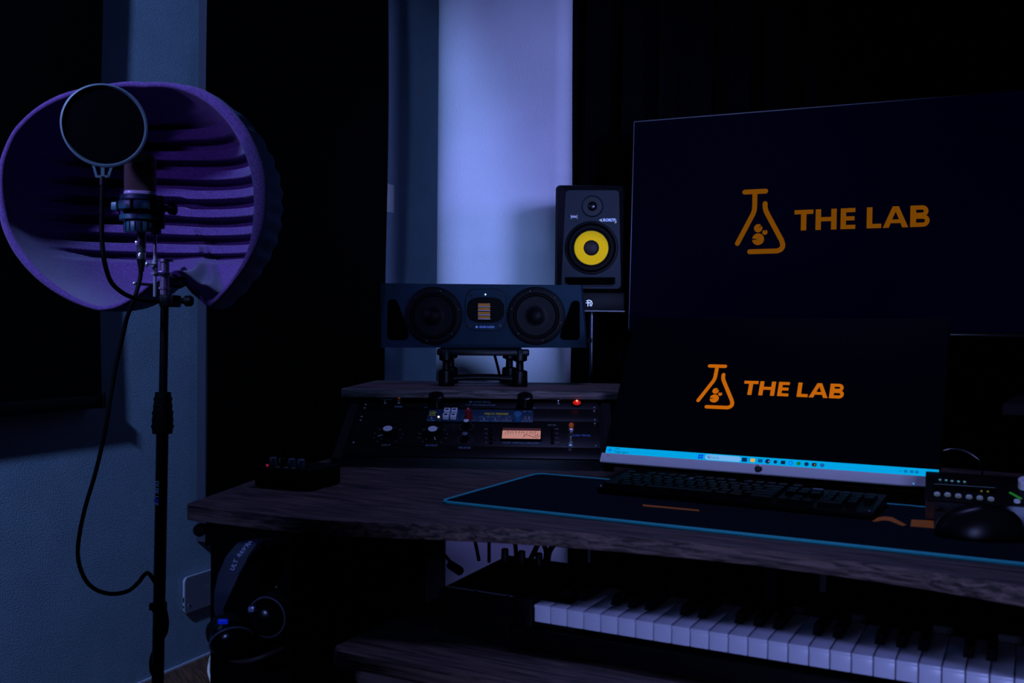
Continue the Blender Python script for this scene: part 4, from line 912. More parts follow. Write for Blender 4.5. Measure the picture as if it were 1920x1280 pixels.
# ================================================================== TELEVISION
TVM = frame(Vector((0.31648, 2.64316, 1.56329)), 24.64, 2.93)
t = thing('television', TVM, 'large wall-mounted television showing an orange flask logo on navy', 'television')
def screen(name, col, spec=0.02, rough=0.5):
    return mat(name, (0.0008, 0.0008, 0.001), rough, emit=col, estr=1.0, spec=spec, bump=0.02, bscale=900)
b = MB(); b.box((0, 0.0, -0.558), (0.965, 0.035, 0), mat('tv_silver_frame', (0.35, 0.35, 0.40), 0.35, 0.7, bump=0.02), 0.002); b.build('frame', t)
b = MB(); b.box((0.0035, -0.0012, -0.552), (0.9615, 0.0005, -0.0035), screen('navy_screen', (0.0, 0.00005, 0.0036))); sc_ = b.build('display', t, smooth=False)
b = MB(); b.box((0.0, -0.0020, -0.5580), (0.965, 0.0, -0.5500), BLKGL, 0.001); b.build('bottom_bezel', t)
TVO = mat('amber_pixels', (0.01, 0.004, 0), 0.5, spec=0.03, emit=(0.165, 0.050, 0.0), estr=1.0, bump=0.01)
lab_logo(sc_, 1.0, 0, 0, -0.0013, TVO, None)
b = MB(); b.box((0.30, 0.035, -0.45), (0.66, 0.055, -0.12), BLKPL, 0.004); b.build('back_box', t)
# arm to the wall behind
iv = TVM.inverted(); w0 = TVM @ Vector((0.48, 0.055, -0.28))
nb = Vector((sr, cr, 0)); 
b = MB(); b.tube([iv @ w0, iv @ (w0 + nb * 0.12)], 0.02, BLKMT, smooth=False); b.tube([iv @ (w0 + nb * 0.10 + Vector((0, 0, 0.04))), iv @ Vector((w0.x + nb.x * 0.10, w0.y + nb.y * 0.10, 0.02))], 0.025, BLKMT, smooth=False)
b.build('support_post', t)
b = MB(); q = w0 + nb * 0.1; b.box((q.x - 0.16, q.y - 0.24, 0.0), (q.x + 0.10, q.y + 0.03, 0.02), BLKMT, 0.004, M=iv); b.build('floor_plate', t)

# ================================================================== ALL-IN-ONE COMPUTER
MM = frame(Vector((0.15648, 1.74531, 0.78226)), 28.045, 32.48)
t = thing('desktop_computer', MM, 'tilted-back all-in-one computer with silver chin and cyan taskbar on the desk', 'computer monitor')
b = MB(); b.box((0.001, 0.0006, 0.001), (0.549, 0.022, 0.3035), BLKPL, 0.003); b.build('body', t)
b = MB(); b.box((0.006, -0.0002, 0.0302), (0.5475, 0.0008, 0.3025), screen('dark_navy_screen', (0.0, 0.00015, 0.0013))); dp_ = b.build('display', t, smooth=False)
b = MB(); b.box((0.006, -0.0004, 0.0170), (0.5475, 0.0006, 0.0302), mat('cyan_taskbar', (0, 0.01, 0.02), 0.4, spec=0.05, emit=(0.0, 0.36, 0.76), estr=1.0, bump=0.01)); tb_ = b.build('taskbar', t, smooth=False)
def mlp(px, py): q = onplane(px, py, MM); return q.x, q.z
def em(name, c, s=1.0): return mat(name, tuple(0.02 * k for k in c), 0.5, emit=c, estr=s, bump=0.01, spec=0.05)
b = MB(); zc_ = 0.0236
def ico(px, c, w_=0.0042, shape='sq'):
    x = mlp(px, 862)[0]; b = MB()
    if shape == 'o': b.prism(circ(x, zc_, w_, 18), -0.0004, -0.0007, c)
    else: b.prism(rrect(x - w_, zc_ - w_ * .85, x + w_, zc_ + w_ * .85, 0.001), -0.0004, -0.0007, c)
    b.build('taskbar_icon', tb_)
x = mlp(1313.5, 857)[0]
for dx in (-0.0022, 0.0022):
    for dz in (-0.0022, 0.0022): b.prism(rrect(x + dx - .0019, zc_ + dz - .0019, x + dx + .0019, zc_ + dz + .0019, .0004), -0.0004, -0.0007, em('start_blue', (0.0, 0.07, 0.75)))
b.build('start_icon', tb_); b = MB()
xa_, xb_ = mlp(1322, 857)[0], mlp(1389, 862)[0]
b.prism(rrect(xa_, zc_ - 0.0048, xb_, zc_ + 0.0048, 0.0046), -0.0004, -0.0007, em('search_field', (0.16, 0.45, 0.85)))
NV = em('dark_icon', (0.0, 0.02, 0.10)); b.stroke(circ(xa_ + 0.006, zc_ + .0005, 0.0019, 12) + circ(xa_ + 0.006, zc_ + .0005, 0.0019, 12)[:1], 0.0007, -0.0007, NV, th=0.0001); b.stroke([(xa_ + .0075, zc_ - .001), (xa_ + .009, zc_ - .0028)], 0.0007, -0.0007, NV, th=0.0001)
b.text('Cerca', 0.0062, xa_ + 0.0165, zc_, -0.0007, em('search_text', (0.03, 0.15, 0.4)), ex=0.00005)
b.build('search_field', tb_)
ico(1396, NV); ico(1411.5, em('folder_yellow', (0.75, 0.42, 0.05)), 0.0036); ico(1426, em('mail_blue', (0.0, 0.08, 0.30)), 0.0036)
ico(1440, NV, 0.0042, 'o'); ico(1442.5, em('pink_icon', (0.45, 0.3, 0.4)), 0.0015, 'o'); ico(1454.5, NV, 0.0030, 'o'); ico(1469, em('navy_icon', (0.0, 0.015, 0.06)), 0.0036)
b = MB(); x = mlp(1483.5, 862)[0]; b.stroke(circ(x, zc_, 0.0030, 16) + circ(x, zc_, 0.0030, 16)[:1], 0.0012, -0.0004, em('ring_blue', (0.0, 0.12, 0.85)), th=0.0003)
b.build('taskbar_icon', tb_); b = MB()
ico(1498.5, em('green_icon', (0.01, 0.17, 0.02)), 0.0032, 'o'); ico(1513.5, NV, 0.0035, 'o'); ico(1528, em('black_icon', (0.01, 0.012, 0.02)), 0.0036); x = mlp(1529, 862)[0]; b = MB(); b.prism(circ(x, zc_ - 0.0005, 0.0008, 8), -0.0007, -0.0009, em('gold_dot', (0.6, 0.45, 0.1)))
b.build('icon_dot', tb_)
ico(1543, em('steel_blue_icon', (0.01, 0.10, 0.35)), 0.0035, 'o')
b = MB(); x = mlp(1144, 843)[0]; b.stroke([(x - .004, zc_), (x + .004, zc_)], 0.0014, -0.0004, em('weather_blue', (0.0, 0.12, 0.6)), th=0.0003); b.stroke([(x, zc_ - .004), (x, zc_ + .004)], 0.0014, -0.0004, em('weather_blue', (0, 0, 0)), th=0.0003)
b.text('19°C', 0.0045, x + 0.0085, zc_ + 0.0028, -0.0005, NV, align='LEFT', ex=0.0001); b.text('Pioggia leggera', 0.0045, x + 0.0085, zc_ - 0.0025, -0.0005, NV, align='LEFT', ex=0.0001)
DM = em('tray_icon', (0.0, 0.16, 0.42))
for px in (1700, 1711.5, 1721): ico(px, DM, 0.0026, 'o' if px != 1711.5 else 'sq')
x = mlp(1688, 880)[0]; b.stroke([(x - .002, zc_ - .001), (x, zc_ + .001), (x + .002, zc_ - .001)], 0.0007, -0.0004, DM, th=0.0002)
b.text('10:42', 0.0042, mlp(1744, 880)[0], zc_, -0.0005, DM, ex=0.0001)
b.build('taskbar_lettering', tb_)
lab_logo(dp_, 0.543, 0.0015, 0.3108, -0.0003, mat('orange_pixels', (0.01, 0.004, 0), 0.5, spec=0.03, emit=(0.52, 0.120, 0.002), estr=1.0, bump=0.01), None)
b = MB(); b.prism([(0, 0.0004), (0.549, 0.0004), (0.549, 0.0170), (0, 0.0170)], -0.0016, 0.003, SILVER); ch = b.build('silver_chin', t, smooth=False)
b = MB(); x, z = mlp(1422.5, 880); z = 0.0086; b.lathe([(0.0068, 0.0016), (0.0068, 0.0024), (0.0062, 0.0026)], CHROME, '-y', (x, 0, z), n=32); b.prism(circ(x, z - 0.0012, 0.0050, 24), -0.0030, -0.0026, BLKGL)
b.stroke([(x - .0022, z - .003), (x - .0005, z + .003)], 0.0009, -0.0030, CHROME, th=0.0003); b.stroke([(x + .0005, z - .004), (x + .0022, z + .002)], 0.0009, -0.0030, CHROME, th=0.0003); b.build('round_badge', ch)
b = MB(); x, _ = mlp(1713, 909); b.sphere((x, -0.0018, 0.0035), 0.0010, em('blue_led', (0.1, 0.5, 1.0), 1.0), n=10); b.build('power_lamp', ch)
b = MB(); x, _ = mlp(1140, 858); b.text('hp', 0.004, x, 0.012, -0.0017, LBLD); b.build('small_print', ch)
# foot and arm
iv = MM.inverted()
hb = MM @ Vector((0.27, 0.022, 0.12)); fb = Vector((hb.x + 0.10, hb.y + 0.14, 0.0)); bx = Vector((math.cos(R(28)), -math.sin(R(28)), 0)); by = Vector((math.sin(R(28)), math.cos(R(28)), 0))
b = MB(); q = hb + by * 0.10; b.tube([iv @ hb, iv @ Vector((q.x, q.y, hb.z - 0.05)), iv @ Vector((q.x, q.y, ZT + 0.012))], 0.02, BLKMT, smooth=True, n=16); b.build('stand_arm', t)
b = MB(); MF = iv @ frame(Vector((q.x, q.y, ZT)), 28); b.box((-0.11, -0.13, 0.0008), (0.11, 0.06, 0.012), BLKMT, 0.004, M=MF); b.build('foot', t)

# ================================================================== DESK MAT
KMt = frame(Vector((-0.1069, 1.5042, ZT)), 28.1)
t = thing('desk_mat', KMt, 'long dark desk mat with a bright blue stitched edge under the keyboard', 'desk mat')
MATC = mat('dark_navy_mat_cloth', (0.005, 0.013, 0.020), 0.9, bump=0.3, bscale=600, spec=0.06)
MW, MD = 0.98, 0.33
b = MB(); b.prism(rrect(0, 0, MW, MD, 0.018), 0.0004, 0.0030, MATC, plane='xy'); b.build('cloth', t)
b = MB(); P = rrect(0, 0, MW, MD, 0.018); b.tube([(p[0], p[1], 0.0022) for p in P] + [(P[0][0], P[0][1], 0.0022)], 0.0027, mat('blue_stitching', (0.05, 0.80, 0.82), 0.7, bump=0.5, bscale=500), n=8, smooth=False); b.build('stitched_edge', t)
ORM = mat('orange_print', (1.0, 0.24, 0.008), 0.7, bump=0.1, bscale=500)
def mk_(px, py): q = KMt.inverted() @ onz(px, py, ZT + 0.003); return (q.x, q.y)
b = MB()
b.prism([mk_(1204, 945.5), mk_(1310, 955.5), mk_(1312, 958.5), mk_(1206, 949)], 0.0030, 0.0033, ORM, plane='xy')
b.prism([mk_(*q) for q in ((1633, 974.5), (1645, 970), (1658, 968), (1673, 969.5), (1700, 984), (1692, 986), (1668, 976.5), (1655, 975.5), (1640, 978.5))], 0.0030, 0.0033, ORM, plane='xy')
b.prism([mk_(*q) for q in ((1709, 974), (1768, 976.5), (1772, 992), (1707, 987))], 0.0030, 0.0033, ORM, plane='xy')
b.build('printed_stripe', t)

# ================================================================== COMPUTER KEYBOARD
KO = frame(Vector((0.138, 1.5883, ZT + 0.0032)), 29.0)
t = thing('computer_keyboard', KO, 'black full-size computer keyboard below the tilted-back screen', 'keyboard')
u = 0.01815; KW = 22.5 * u + 0.012; KD = 6.35 * u + 0.012
def kh(y): return 0.010 + 0.055 * y
b = MB(); P = [(0, 0), (KD, 0), (KD, kh(KD)), (0, kh(0))]
b.prism(P, 0, KW, BLKPL, plane='yz', bev=0.002); b.build('case', t)
LEG = mat('key_legend', (0.6, 0.8, 0.95), 0.5); KC = mat('keycap_plastic', (0.0014, 0.0014, 0.0018), 0.5, bump=0.05, spec=0.08)
rows = [
 (5.35, [('Esc', 0, 1)] + [('F%d' % (i + 1), 2 + i + (0.5 if i > 3 else 0) + (0.5 if i > 7 else 0), 1) for i in range(12)] + [('Prt', 15.25, 1)]),
 (4.1, [(c, i, 1) for i, c in enumerate('\\1234567890\'ì')] + [('<-', 13, 2)] + [(c, 15.25 + i, 1) for i, c in enumerate(('Ins', 'Hm', 'Pg'))] + [(c, 18.5 + i, 1) for i, c in enumerate('#/*-')]),
 (3.1, [('Tab', 0, 1.5)] + [(c, 1.5 + i, 1) for i, c in enumerate('QWERTYUIOP[]')] + [('#', 13.5, 1.5)] + [(c, 15.25 + i, 1) for i, c in enumerate(('Del', 'End', 'Pg'))] + [(c, 18.5 + i, 1) for i, c in enumerate('789+')]),
 (2.1, [('Caps', 0, 1.75)] + [(c, 1.75 + i, 1) for i, c in enumerate('ASDFGHJKL;@')] + [('Enter', 12.75, 2.25)] + [(c, 18.5 + i, 1) for i, c in enumerate('456')]),
 (1.1, [('Shift', 0, 1.25), ('<', 1.25, 1)] + [(c, 2.25 + i, 1) for i, c in enumerate('ZXCVBNM,.-')] + [('Shift', 12.25, 2.75), ('^', 16.25, 1)] + [(c, 18.5 + i, 1) for i, c in enumerate('123')]),
 (0.1, [('Ctrl', 0, 1.5), ('#', 1.5, 1.25), ('Alt', 2.75, 1.25), ('', 4.0, 6.0), ('Alt', 10, 1.25), ('Fn', 11.25, 1.25), ('Ctrl', 13.0, 2.0), ('<', 15.25, 1), ('v', 16.25, 1), ('>', 17.25, 1), ('0', 18.5, 2), ('.', 20.5, 1), ('En', 21.5, 1)]),
]
nk = 0
for ry, ks in rows:
    for lab, kx, kw in ks:
        nk += 1
        if nk > 100: break
        x0 = 0.006 + kx * u; y0 = 0.006 + ry * u; x1 = x0 + kw * u - 0.0022; y1 = y0 + u - 0.0022; zb = kh(y0) ; zt = kh((y0 + y1) / 2) + 0.0062
        b = MB(); ins = 0.0016
        vs = [(x0, y0, zb), (x1, y0, zb), (x1, y1, zb + .001), (x0, y1, zb + .001), (x0 + ins, y0 + ins * .8, zt), (x1 - ins, y0 + ins * .8, zt), (x1 - ins, y1 - ins * .5, zt + .0008), (x0 + ins, y1 - ins * .5, zt + .0008)]
        b.add(vs, [(0, 1, 5, 4), (1, 2, 6, 5), (2, 3, 7, 6), (3, 0, 4, 7), (4, 5, 6, 7)], KC)
        if lab:
            b.text(lab, 0.0070 if len(lab) == 1 else 0.0042, x0 + ins + 0.0008, 0.0, 0.0, LEG, align='LEFT', ex=0.00005, bold=0.01)
            # lay the lettering on the key top
            nv = 8
            b.v = b.v[:nv] + [(p[0], y0 + (y1 - y0) * 0.62 + p[2], zt + 0.0008 + 0.0001) for p in b.v[nv:]]
        b.build('keycap', t, smooth=False)
b = MB(); q = KO.inverted() @ onz(1119, 922, ZT + 0.012); b.sphere((0.004, 0.006, kh(0.006) + 0.001), 0.0018, CHROME, n=10); b.sphere((KW - 0.006, 0.006, kh(0.006) + 0.001), 0.0014, CHROME, n=10); b.build('corner_screw', t)
b = MB(); 
for px, py in ((1305, 893), (1545, 911)):
    q = KO.inverted() @ onz(px, py, ZT + 0.02); b.box((q.x - 0.008, KD - 0.012, kh(KD)), (q.x + 0.008, KD - 0.004, kh(KD) + 0.0015), mat('pale_clip', (0.35, 0.45, 0.6), 0.4, bump=0.02), 0.0005)
b.build('pale_tab', t)

# ================================================================== MOUSE
mc = onz(1836, 1006, ZT + 0.003)
MOM = frame(Vector((mc.x, mc.y, ZT + 0.0032)), -0) 
MOM = MOM @ Matrix.Rotation(R(-8), 4, 'Z')
t = thing('computer_mouse', MOM, 'black computer mouse resting on the right of the desk mat', 'computer mouse')
b = MB(); vs = []; fs = []; NU, NV_ = 32, 14
for j in range(NV_ + 1):
    for i in range(NU):
        a = 2 * math.pi * i / NU; ph = math.pi / 2 * j / NV_
        ex = (math.cos(ph)) ** 0.62
        x = 0.056 * math.cos(a) * ex; y = 0.031 * math.sin(a) * ex * (1 + 0.12 * math.cos(a))
        zz = 0.044 * math.sin(ph) ** 0.8 * (1 - 0.30 * max(0, -math.cos(a)) ** 1.2 * ex) * (1 - 0.12 * max(0, math.cos(a)) * ex)
        vs.append((x, y, zz))
for j in range(NV_):
    for i in range(NU): fs.append((j * NU + i, j * NU + (i + 1) % NU, (j + 1) * NU + (i + 1) % NU, (j + 1) * NU + i))
fs.append(tuple(range(NU)))
b.add(vs, fs, mat('satin_black_shell', (0.006, 0.006, 0.007), 0.28, bump=0.02)); b.build('shell', t, sharp=70)
b = MB(); b.lathe([(0.0085, -0.003), (0.009, 0.0), (0.0085, 0.003)], RUBBER, 'y', (-0.030, 0.0, 0.022), n=20); b.build('scroll_wheel', t)
b = MB(); b.box((-0.056, -0.0005, 0.010), (-0.018, 0.0005, 0.031), BLKGL); b.build('button_gap', t)

# ================================================================== AUDIO INTERFACE (right)
i0 = onz(1735, 974, ZT + 0.003)
IFM = frame(Vector((i0.x, i0.y, ZT + 0.0032)), 23)
t = thing('audio_interface', IFM, 'silver-fronted audio interface with sloping black top and white buttons, right of computer', 'audio interface')
fh = 0.029; W_ = 0.24; dp2 = 0.062; th_ = 0.052
IT = frame(IFM @ Vector((0, 0, fh)), 23, math.degrees(math.atan2(dp2, th_ - fh)))      # sloped top plane
b = MB(); b.box((0, 0, 0), (W_, 0.09, fh - 0.0015), mat('pale_blue_silver_case', (0.36, 0.42, 0.50), 0.5, 0.1, bump=0.05), 0.002); b.build('case', t)
b = MB(); b.prism([(-0.001, fh - 0.001), (dp2, th_), (0.12, th_), (0.12, 0.0), (0.088, 0.0), (0.088, fh - 0.001)], -0.001, W_ + 0.001, BLKPL, plane='yz', bev=0.001); b.build('top_panel', t)
itl = IFM.inverted() @ IT
def il(px, py): q = onplane(px, py, IT, -0.001); return q.x, q.z
WB = mat('frosted_button', (0.45, 0.52, 0.68), 0.4, emit=(0.3, 0.42, 0.7), estr=0.12, bump=0.02)
for px, py in ((1757, 926.7), (1776.7, 927.8), (1796.8, 930), (1817, 932), (1837, 933.8), (1858, 936), (1907, 940)):
    x, z = il(px, py); b = MB(); b.lathe([(0.0042, 0), (0.0042, 0.002), (0.0036, 0.0032)], WB, '-y', (x, -0.0003, z), n=20, M=itl); b.build('round_button', t)
b = MB()
for px, py in ((1762.5, 898.7), (1774, 899.6), (1785, 901), (1797, 902), (1808.6, 902.7)):
    x, z = il(px, py); b.lathe([(0.0018, 0), (0.0018, 0.001)], em('dim_cyan_led', (0.05, 0.16, 0.25)), '-y', (x, -0.0003, z), n=12, M=itl)
b.build('status_leds', t)
b = MB(); xa_, za_ = il(1751, 906.5); xb_, zb_ = il(1866, 916); b.box((xa_, -0.0008, za_ - 0.012), (xb_, -0.0003, za_), BLKGL, M=itl); b.box((xa_, -0.001, za_ - 0.0006), (xb_, -0.0005, za_ + 0.0004), em('display_edge', (0.02, 0.04, 0.10)), M=itl)
for px, py in ((1840, 920.6), (1852, 921.3)): x, z = il(px, py); b.text('4', 0.006, x, z, -0.0012, em('yellow_digit', (0.14, 0.13, 0.02)), M=itl, bold=0.03)
b.build('level_display', t)
b = MB(); x, z = il(1904, 929); b.stroke([(x - 0.006, z + 0.008), (x + 0.006, z - 0.006)], 0.0035, -0.0003, em('green_led', (0.01, 0.12, 0.02)), th=0.0008, M=itl); b.build('green_marker', t)
q = onplane(1760, 957, IFM); b = MB(); b.lathe([(0.0052, 0), (0.0052, 0.006), (0.0042, 0.008)], mat('dark_red_black_knob', (0.04, 0.008, 0.008), 0.3, bump=0.02), '-y', (q.x, 0, q.z), n=20); b.sphere((q.x, -0.009, q.z - 0.003), 0.0015, CHROME, n=8); b.build('gain_knob', t)
q = onplane(1914, 912, IT, -0.001); b = MB(); b.lathe([(0.010, 0), (0.010, 0.012), (0.009, 0.013)], SILVER, '-y', (q.x + 0.006, 0, q.z), n=28, M=itl); b.build('volume_knob', t)
# cable arcing behind it
g = [(1755, 850), (1768, 844.5), (1784, 840.8), (1806, 844), (1824, 853), (1837, 864), (1842, 877), (1841, 893)]
pts = [aty(x, y, 1.60 - 0.004 * i) for i, (x, y) in enumerate(g)]
pts = [aty(1735, 862, 1.66), ] + pts
b = MB(); b.tube(pts, 0.0016, mat('glossy_black_cable', (0.03, 0.035, 0.05), 0.2, bump=0.01), n=8); tag(b.build('interface_cable'), 'thin glossy cable arching behind the audio interface', 'cable')

# ================================================================== RIGHT RACK SHELF
sh0 = aty(1880, 757, 1.72)
t = thing('side_shelf', Matrix.Translation((sh0.x, sh0.y, 0)), 'dark raised shelf at the right end of the desk, mostly out of frame', 'shelf')
b = MB(); b.prism([(0, 0), (0.42, -0.16), (0.52, 0.08), (0.15, 0.25)], sh0.z - 0.019, sh0.z, mat('dark_shelf_board', (0.012, 0.011, 0.012), 0.7, bump=0.1), plane='xy', bev=0.002); b.build('top_board', t)
b = MB(); b.prism([(0.10, 0.0), (0.115, -0.005), (0.195, 0.18), (0.18, 0.185)], ZT + 0.001, sh0.z - 0.0195, BLKPL, plane='xy'); b.build('side_panel', t)
b = MB(); b.prism([(0.38, -0.10), (0.395, -0.105), (0.43, 0.06), (0.415, 0.065)], ZT + 0.001, sh0.z - 0.0195, BLKPL, plane='xy'); b.build('side_panel', t)

# ================================================================== SMALL KNOB BOX (left on desk)
f0 = Vector((-0.4222, 1.6361, ZT + 0.0002))
BM = frame(f0, 22.4)
t = thing('headphone_amplifier', BM, 'small black box with four knobs at the left end of the desk', 'headphone amplifier')
bw = 0.110; bd = 0.088; bh = 0.034
b = MB(); b.box((0, 0, 0.002), (bw, bd, bh), BLKPL, 0.002)
for x in (0.01, bw - 0.01):
    for y in (0.01, bd - 0.01): b.lathe([(0.004, 0), (0.004, 0.003)], RUBBER, 'z', (x, y, 0), n=12)
b.build('case', t)
BK = mat('teal_grey_knob', (0.05, 0.09, 0.13), 0.4, bump=0.1)
for i, px in enumerate((511.5, 530, 550.5, 570)):
    q = BM.inverted() @ aty(px, 870, 1.655 - 0.004 * i)
    b = MB(); b.lathe([(0.0062, bh), (0.006, bh + 0.012), (0.0048, bh + 0.013)], BK if i != 1 else BLKPL, 'z', (q.x, 0.028, 0), n=20); b.box((q.x - 0.0005, 0.0215, bh + 0.006), (q.x + 0.0005, 0.0225, bh + 0.0128), WHITE); b.build('knob', t)
b = MB()
for i, px in enumerate((521, 541, 559)):
    q = BM.inverted() @ aty(px, 876, 1.63); b.box((q.x - 0.003, 0.006, bh), (q.x + 0.003, 0.012, bh + 0.0008), mat('jack_nickel', (0.6, 0.6, 0.7), 0.3, 0.6, bump=0.01))
b.build('jack_rims', t)
q = BM.inverted() @ aty(500.5, 875, 1.64); b = MB(); b.sphere((q.x, 0.012, bh + 0.0012), 0.0022, mat('dim_red_lamp', (0.5, 0.02, 0.06), 0.3, emit=(0.8, 0.02, 0.08), estr=0.30, bump=0.01), n=12); b.build('indicator_lamp', t)

# ================================================================== HEADPHONES on the leg panel
HY = 1.475
hc0 = aty(470, 1120, HY)
t = thing('headphones', Matrix.Translation(hc0), 'black over-ear headphones hanging on the front panel of the desk leg', 'headphones')
def hl(px, py, Y=HY): return aty(px, py, Y) - hc0
# headband: wide strap following an arc
arc = [(492, 1020, 1.455), (470, 1015, 1.45), (447, 1021, 1.44), (426, 1046, 1.43), (412, 1078, 1.425), (405, 1112, 1.42), (404, 1140, 1.425), (409, 1160, 1.43)]
P = [hl(*a) for a in arc]
Q = []
for i in range(len(P) - 1):
    for k in range(5): Q.append(P[i].lerp(P[i + 1], k / 5))
Q.append(P[-1])
b = MB(); vs = []; fs = []
for i, p in enumerate(Q):
    tt = i / (len(Q) - 1); wv = Vector((0.030, -0.012, 0.006)) * (0.45 + 0.75 * math.sin(math.pi * min(1, tt * 1.15)))
    tn = (Q[min(i + 1, len(Q) - 1)] - Q[max(i - 1, 0)]).normalized(); nr = tn.cross(wv).normalized() * 0.004
    for c in (-nr, wv * 0.5 - nr * 1.3, wv - nr * 0.6, wv + nr * 0.6, wv * 0.5 + nr, nr): vs.append(p + c)
for i in range(len(Q) - 1):
    for k in range(6): fs.append((i * 6 + k, i * 6 + (k + 1) % 6, (i + 1) * 6 + (k + 1) % 6, (i + 1) * 6 + k))
b.add(vs, fs, mat('satin_headband', (0.035, 0.045, 0.07), 0.45, bump=0.05)); b.build('headband', t, sharp=60)
b = MB(); 
for i, ch_ in enumerate('ULTRASONE'):
    k = 3.0 + i * 1.75; j = int((1 - i / 8) * 9.5) + 9; p = Q[j]; p2 = Q[j + 1]; wv = Vector((0.030, -0.012, 0.006)); c = p + wv * 0.62 + Vector((0, -0.006, 0))
    d_ = (Q[j - 1] - p2); ang_ = math.atan2(d_.z, d_.x); b.text(ch_, 0.0085, c.x, c.z, c.y, mat('silver_letter', (0.55, 0.6, 0.85), 0.4, bump=0.01), rot=ang_, bold=0.03, ex=0.001)
b.build('lettering', t)
def cup(cx, cy, Y, r, yaw, tiltz, nm):
    c = hl(cx, cy, Y); M = Matrix.Translation(c) @ Matrix.Rotation(R(yaw), 4, 'Z') @ Matrix.Rotation(R(tiltz), 4, 'X')
    b = MB(); b.lathe([(0.001, 0.024), (r * .5, 0.023), (r * .85, 0.016), (r, 0.006), (r, -0.006), (r * .9, -0.010)], BLKGL, '-y', (0, 0, 0), n=40, M=M, cap=False); o = b.build(nm, t)
    b = MB(); b.lathe([(r * 1.0, -0.006), (r * 1.12, -0.012), (r * 1.12, -0.022), (r * .95, -0.028), (r * .55, -0.026), (r * .5, -0.012)], mat('leather_pad', (0.012, 0.011, 0.011), 0.5, bump=0.3, bscale=120), '-y', (0, 0, 0), n=40, M=M, cap=False); b.build('ear_pad', o)
    b = MB(); b.tube([M @ Vector((r * 1.02 * math.cos(R(a)), -0.004, r * 1.02 * math.sin(R(a)))) for a in range(0, 361, 15)], 0.0014, mat('grey_trim', (0.10, 0.11, 0.16), 0.35, bump=0.02), n=8); b.build('trim_ring', o)
    return o, M
oA, MA = cup(503, 1155, 1.435, 0.028, -15, 0, 'ear_cup')
b = MB(); b.box((-0.018, -0.027, 0.012), (-0.008, -0.018, 0.020), mat('silver_tab', (0.5, 0.55, 0.8), 0.3, 0.5, bump=0.01), 0.002, M=MA); b.build('silver_tab', oA)
oB, MB_ = cup(434, 1198, 1.425, 0.030, 25, 35, 'ear_cup')
q = hl(418, 1165, 1.40); b = MB(); b.box((q.x - 0.007, q.y - 0.002, q.z - 0.0035), (q.x + 0.007, q.y + 0.002, q.z + 0.0035), mat('blue_side_marker', (0.0, 0.02, 0.5), 0.4, emit=(0.0, 0.01, 0.45), estr=0.45, bump=0.01), 0.001); b.build('blue_marker', t)
b = MB(); q = hl(424, 1184, 1.415); b.box((q.x - 0.006, q.y - 0.002, q.z - 0.006), (q.x + 0.006, q.y + 0.002, q.z + 0.006), mat('tan_patch', (0.16, 0.11, 0.09), 0.6, bump=0.1), 0.001); b.build('yoke_patch', t)
b = MB(); b.tube([hl(418, 1176, 1.42), hl(440, 1172, 1.42), hl(470, 1166, 1.43), hl(490, 1160, 1.44)], 0.004, BLKPL, n=10); b.tube([hl(409, 1160, 1.43), hl(407, 1175, 1.43), hl(418, 1186, 1.425)], 0.005, BLKPL, n=10); b.build('yoke', t)
b = MB(); b.tube([hl(418, 1225, 1.43), hl(440, 1238, 1.43), hl(470, 1238, 1.435), hl(500, 1228, 1.44), hl(530, 1215, 1.46)], 0.0035, mat('brownish_cord', (0.045, 0.035, 0.03), 0.5, bump=0.1), n=10); b.build('cord', t)
# hook that holds them
q = aty(493, 1028, 1.50)
b = MB(); b.tube([(q.x, 1.519, q.z - 0.004), (q.x, 1.45, q.z - 0.006), (q.x, 1.43, q.z + 0.004)], 0.006, BLKPL, n=12)
b.box((q.x - 0.012, 1.512, q.z - 0.022), (q.x + 0.012, 1.520, q.z + 0.014), BLKPL, 0.002); tag(b.build('headphone_hook'), 'black hook on the desk leg behind the headband', 'hook')
q = aty(512, 1099, 1.505)
t = thing('latch_plate', Matrix.Translation((q.x, q.y, q.z)), 'tiny black latch with two bright screws on the desk leg beside the headphones', 'latch')
b = MB(); b.box((-0.010, -0.002, -0.005), (0.010, 0.010, 0.008), BLKPL, 0.001); b.build('plate', t)
b = MB()
for x in (-0.0055, 0.0055): b.lathe([(0.0015, 0), (0.0015, 0.001)], CHROME, '-y', (x, -0.002, 0.0), n=10)
b.build('screws', t)

# ================================================================== PIANO KEYBOARD
PO_ = Vector((0.03205, 1.28295, 0)); yawp = 27.6
PK = frame(Vector((PO_.x, PO_.y, tz + 0.0003)), yawp)
t = thing('piano_keyboard', PK, 'black electronic piano with white and black keys on the tray under the desk', 'electronic piano')
kt = 0.66 - tz - 0.0003; kw = 0.02312; NW = 36
b = MB(); b.box((-0.028, -0.010, 0.003), (NW * kw + 0.025, 0.21, 0.030), BLKPL, 0.003); b.box((-0.028, -0.004, 0.003), (-0.0012, 0.21, kt + 0.004), BLKPL, 0.003); b.box((NW * kw + 0.001, -0.004, 0.003), (NW * kw + 0.025, 0.21, kt + 0.004), BLKPL, 0.003)
b.box((-0.028, 0.125, 0.003), (NW * kw + 0.025, 0.21, kt + 0.010), BLKPL, 0.004)
for x in (0.0, 0.4, 0.8): b.lathe([(0.01, 0), (0.01, 0.0035)], RUBBER, 'z', (x, 0.1, 0), n=12)
b.build('case', t)
IV = mat('white_key_plastic', (0.62, 0.64, 0.76), 0.35, bump=0.02)
wm = MB(); wm.box((0.0005, 0, kt - 0.0225), (kw - 0.0008, 0.004, kt - 0.0018), IV, 0.0006); wm.box((0.0005, -0.0018, kt - 0.0045), (kw - 0.0008, 0.123, kt), IV, 0.0009)
wk = wm.build('white_key', t)
for i in range(1, NW):
    o = wk.copy(); COL.objects.link(o); o.parent = t; o.location = (i * kw, 0, 0)
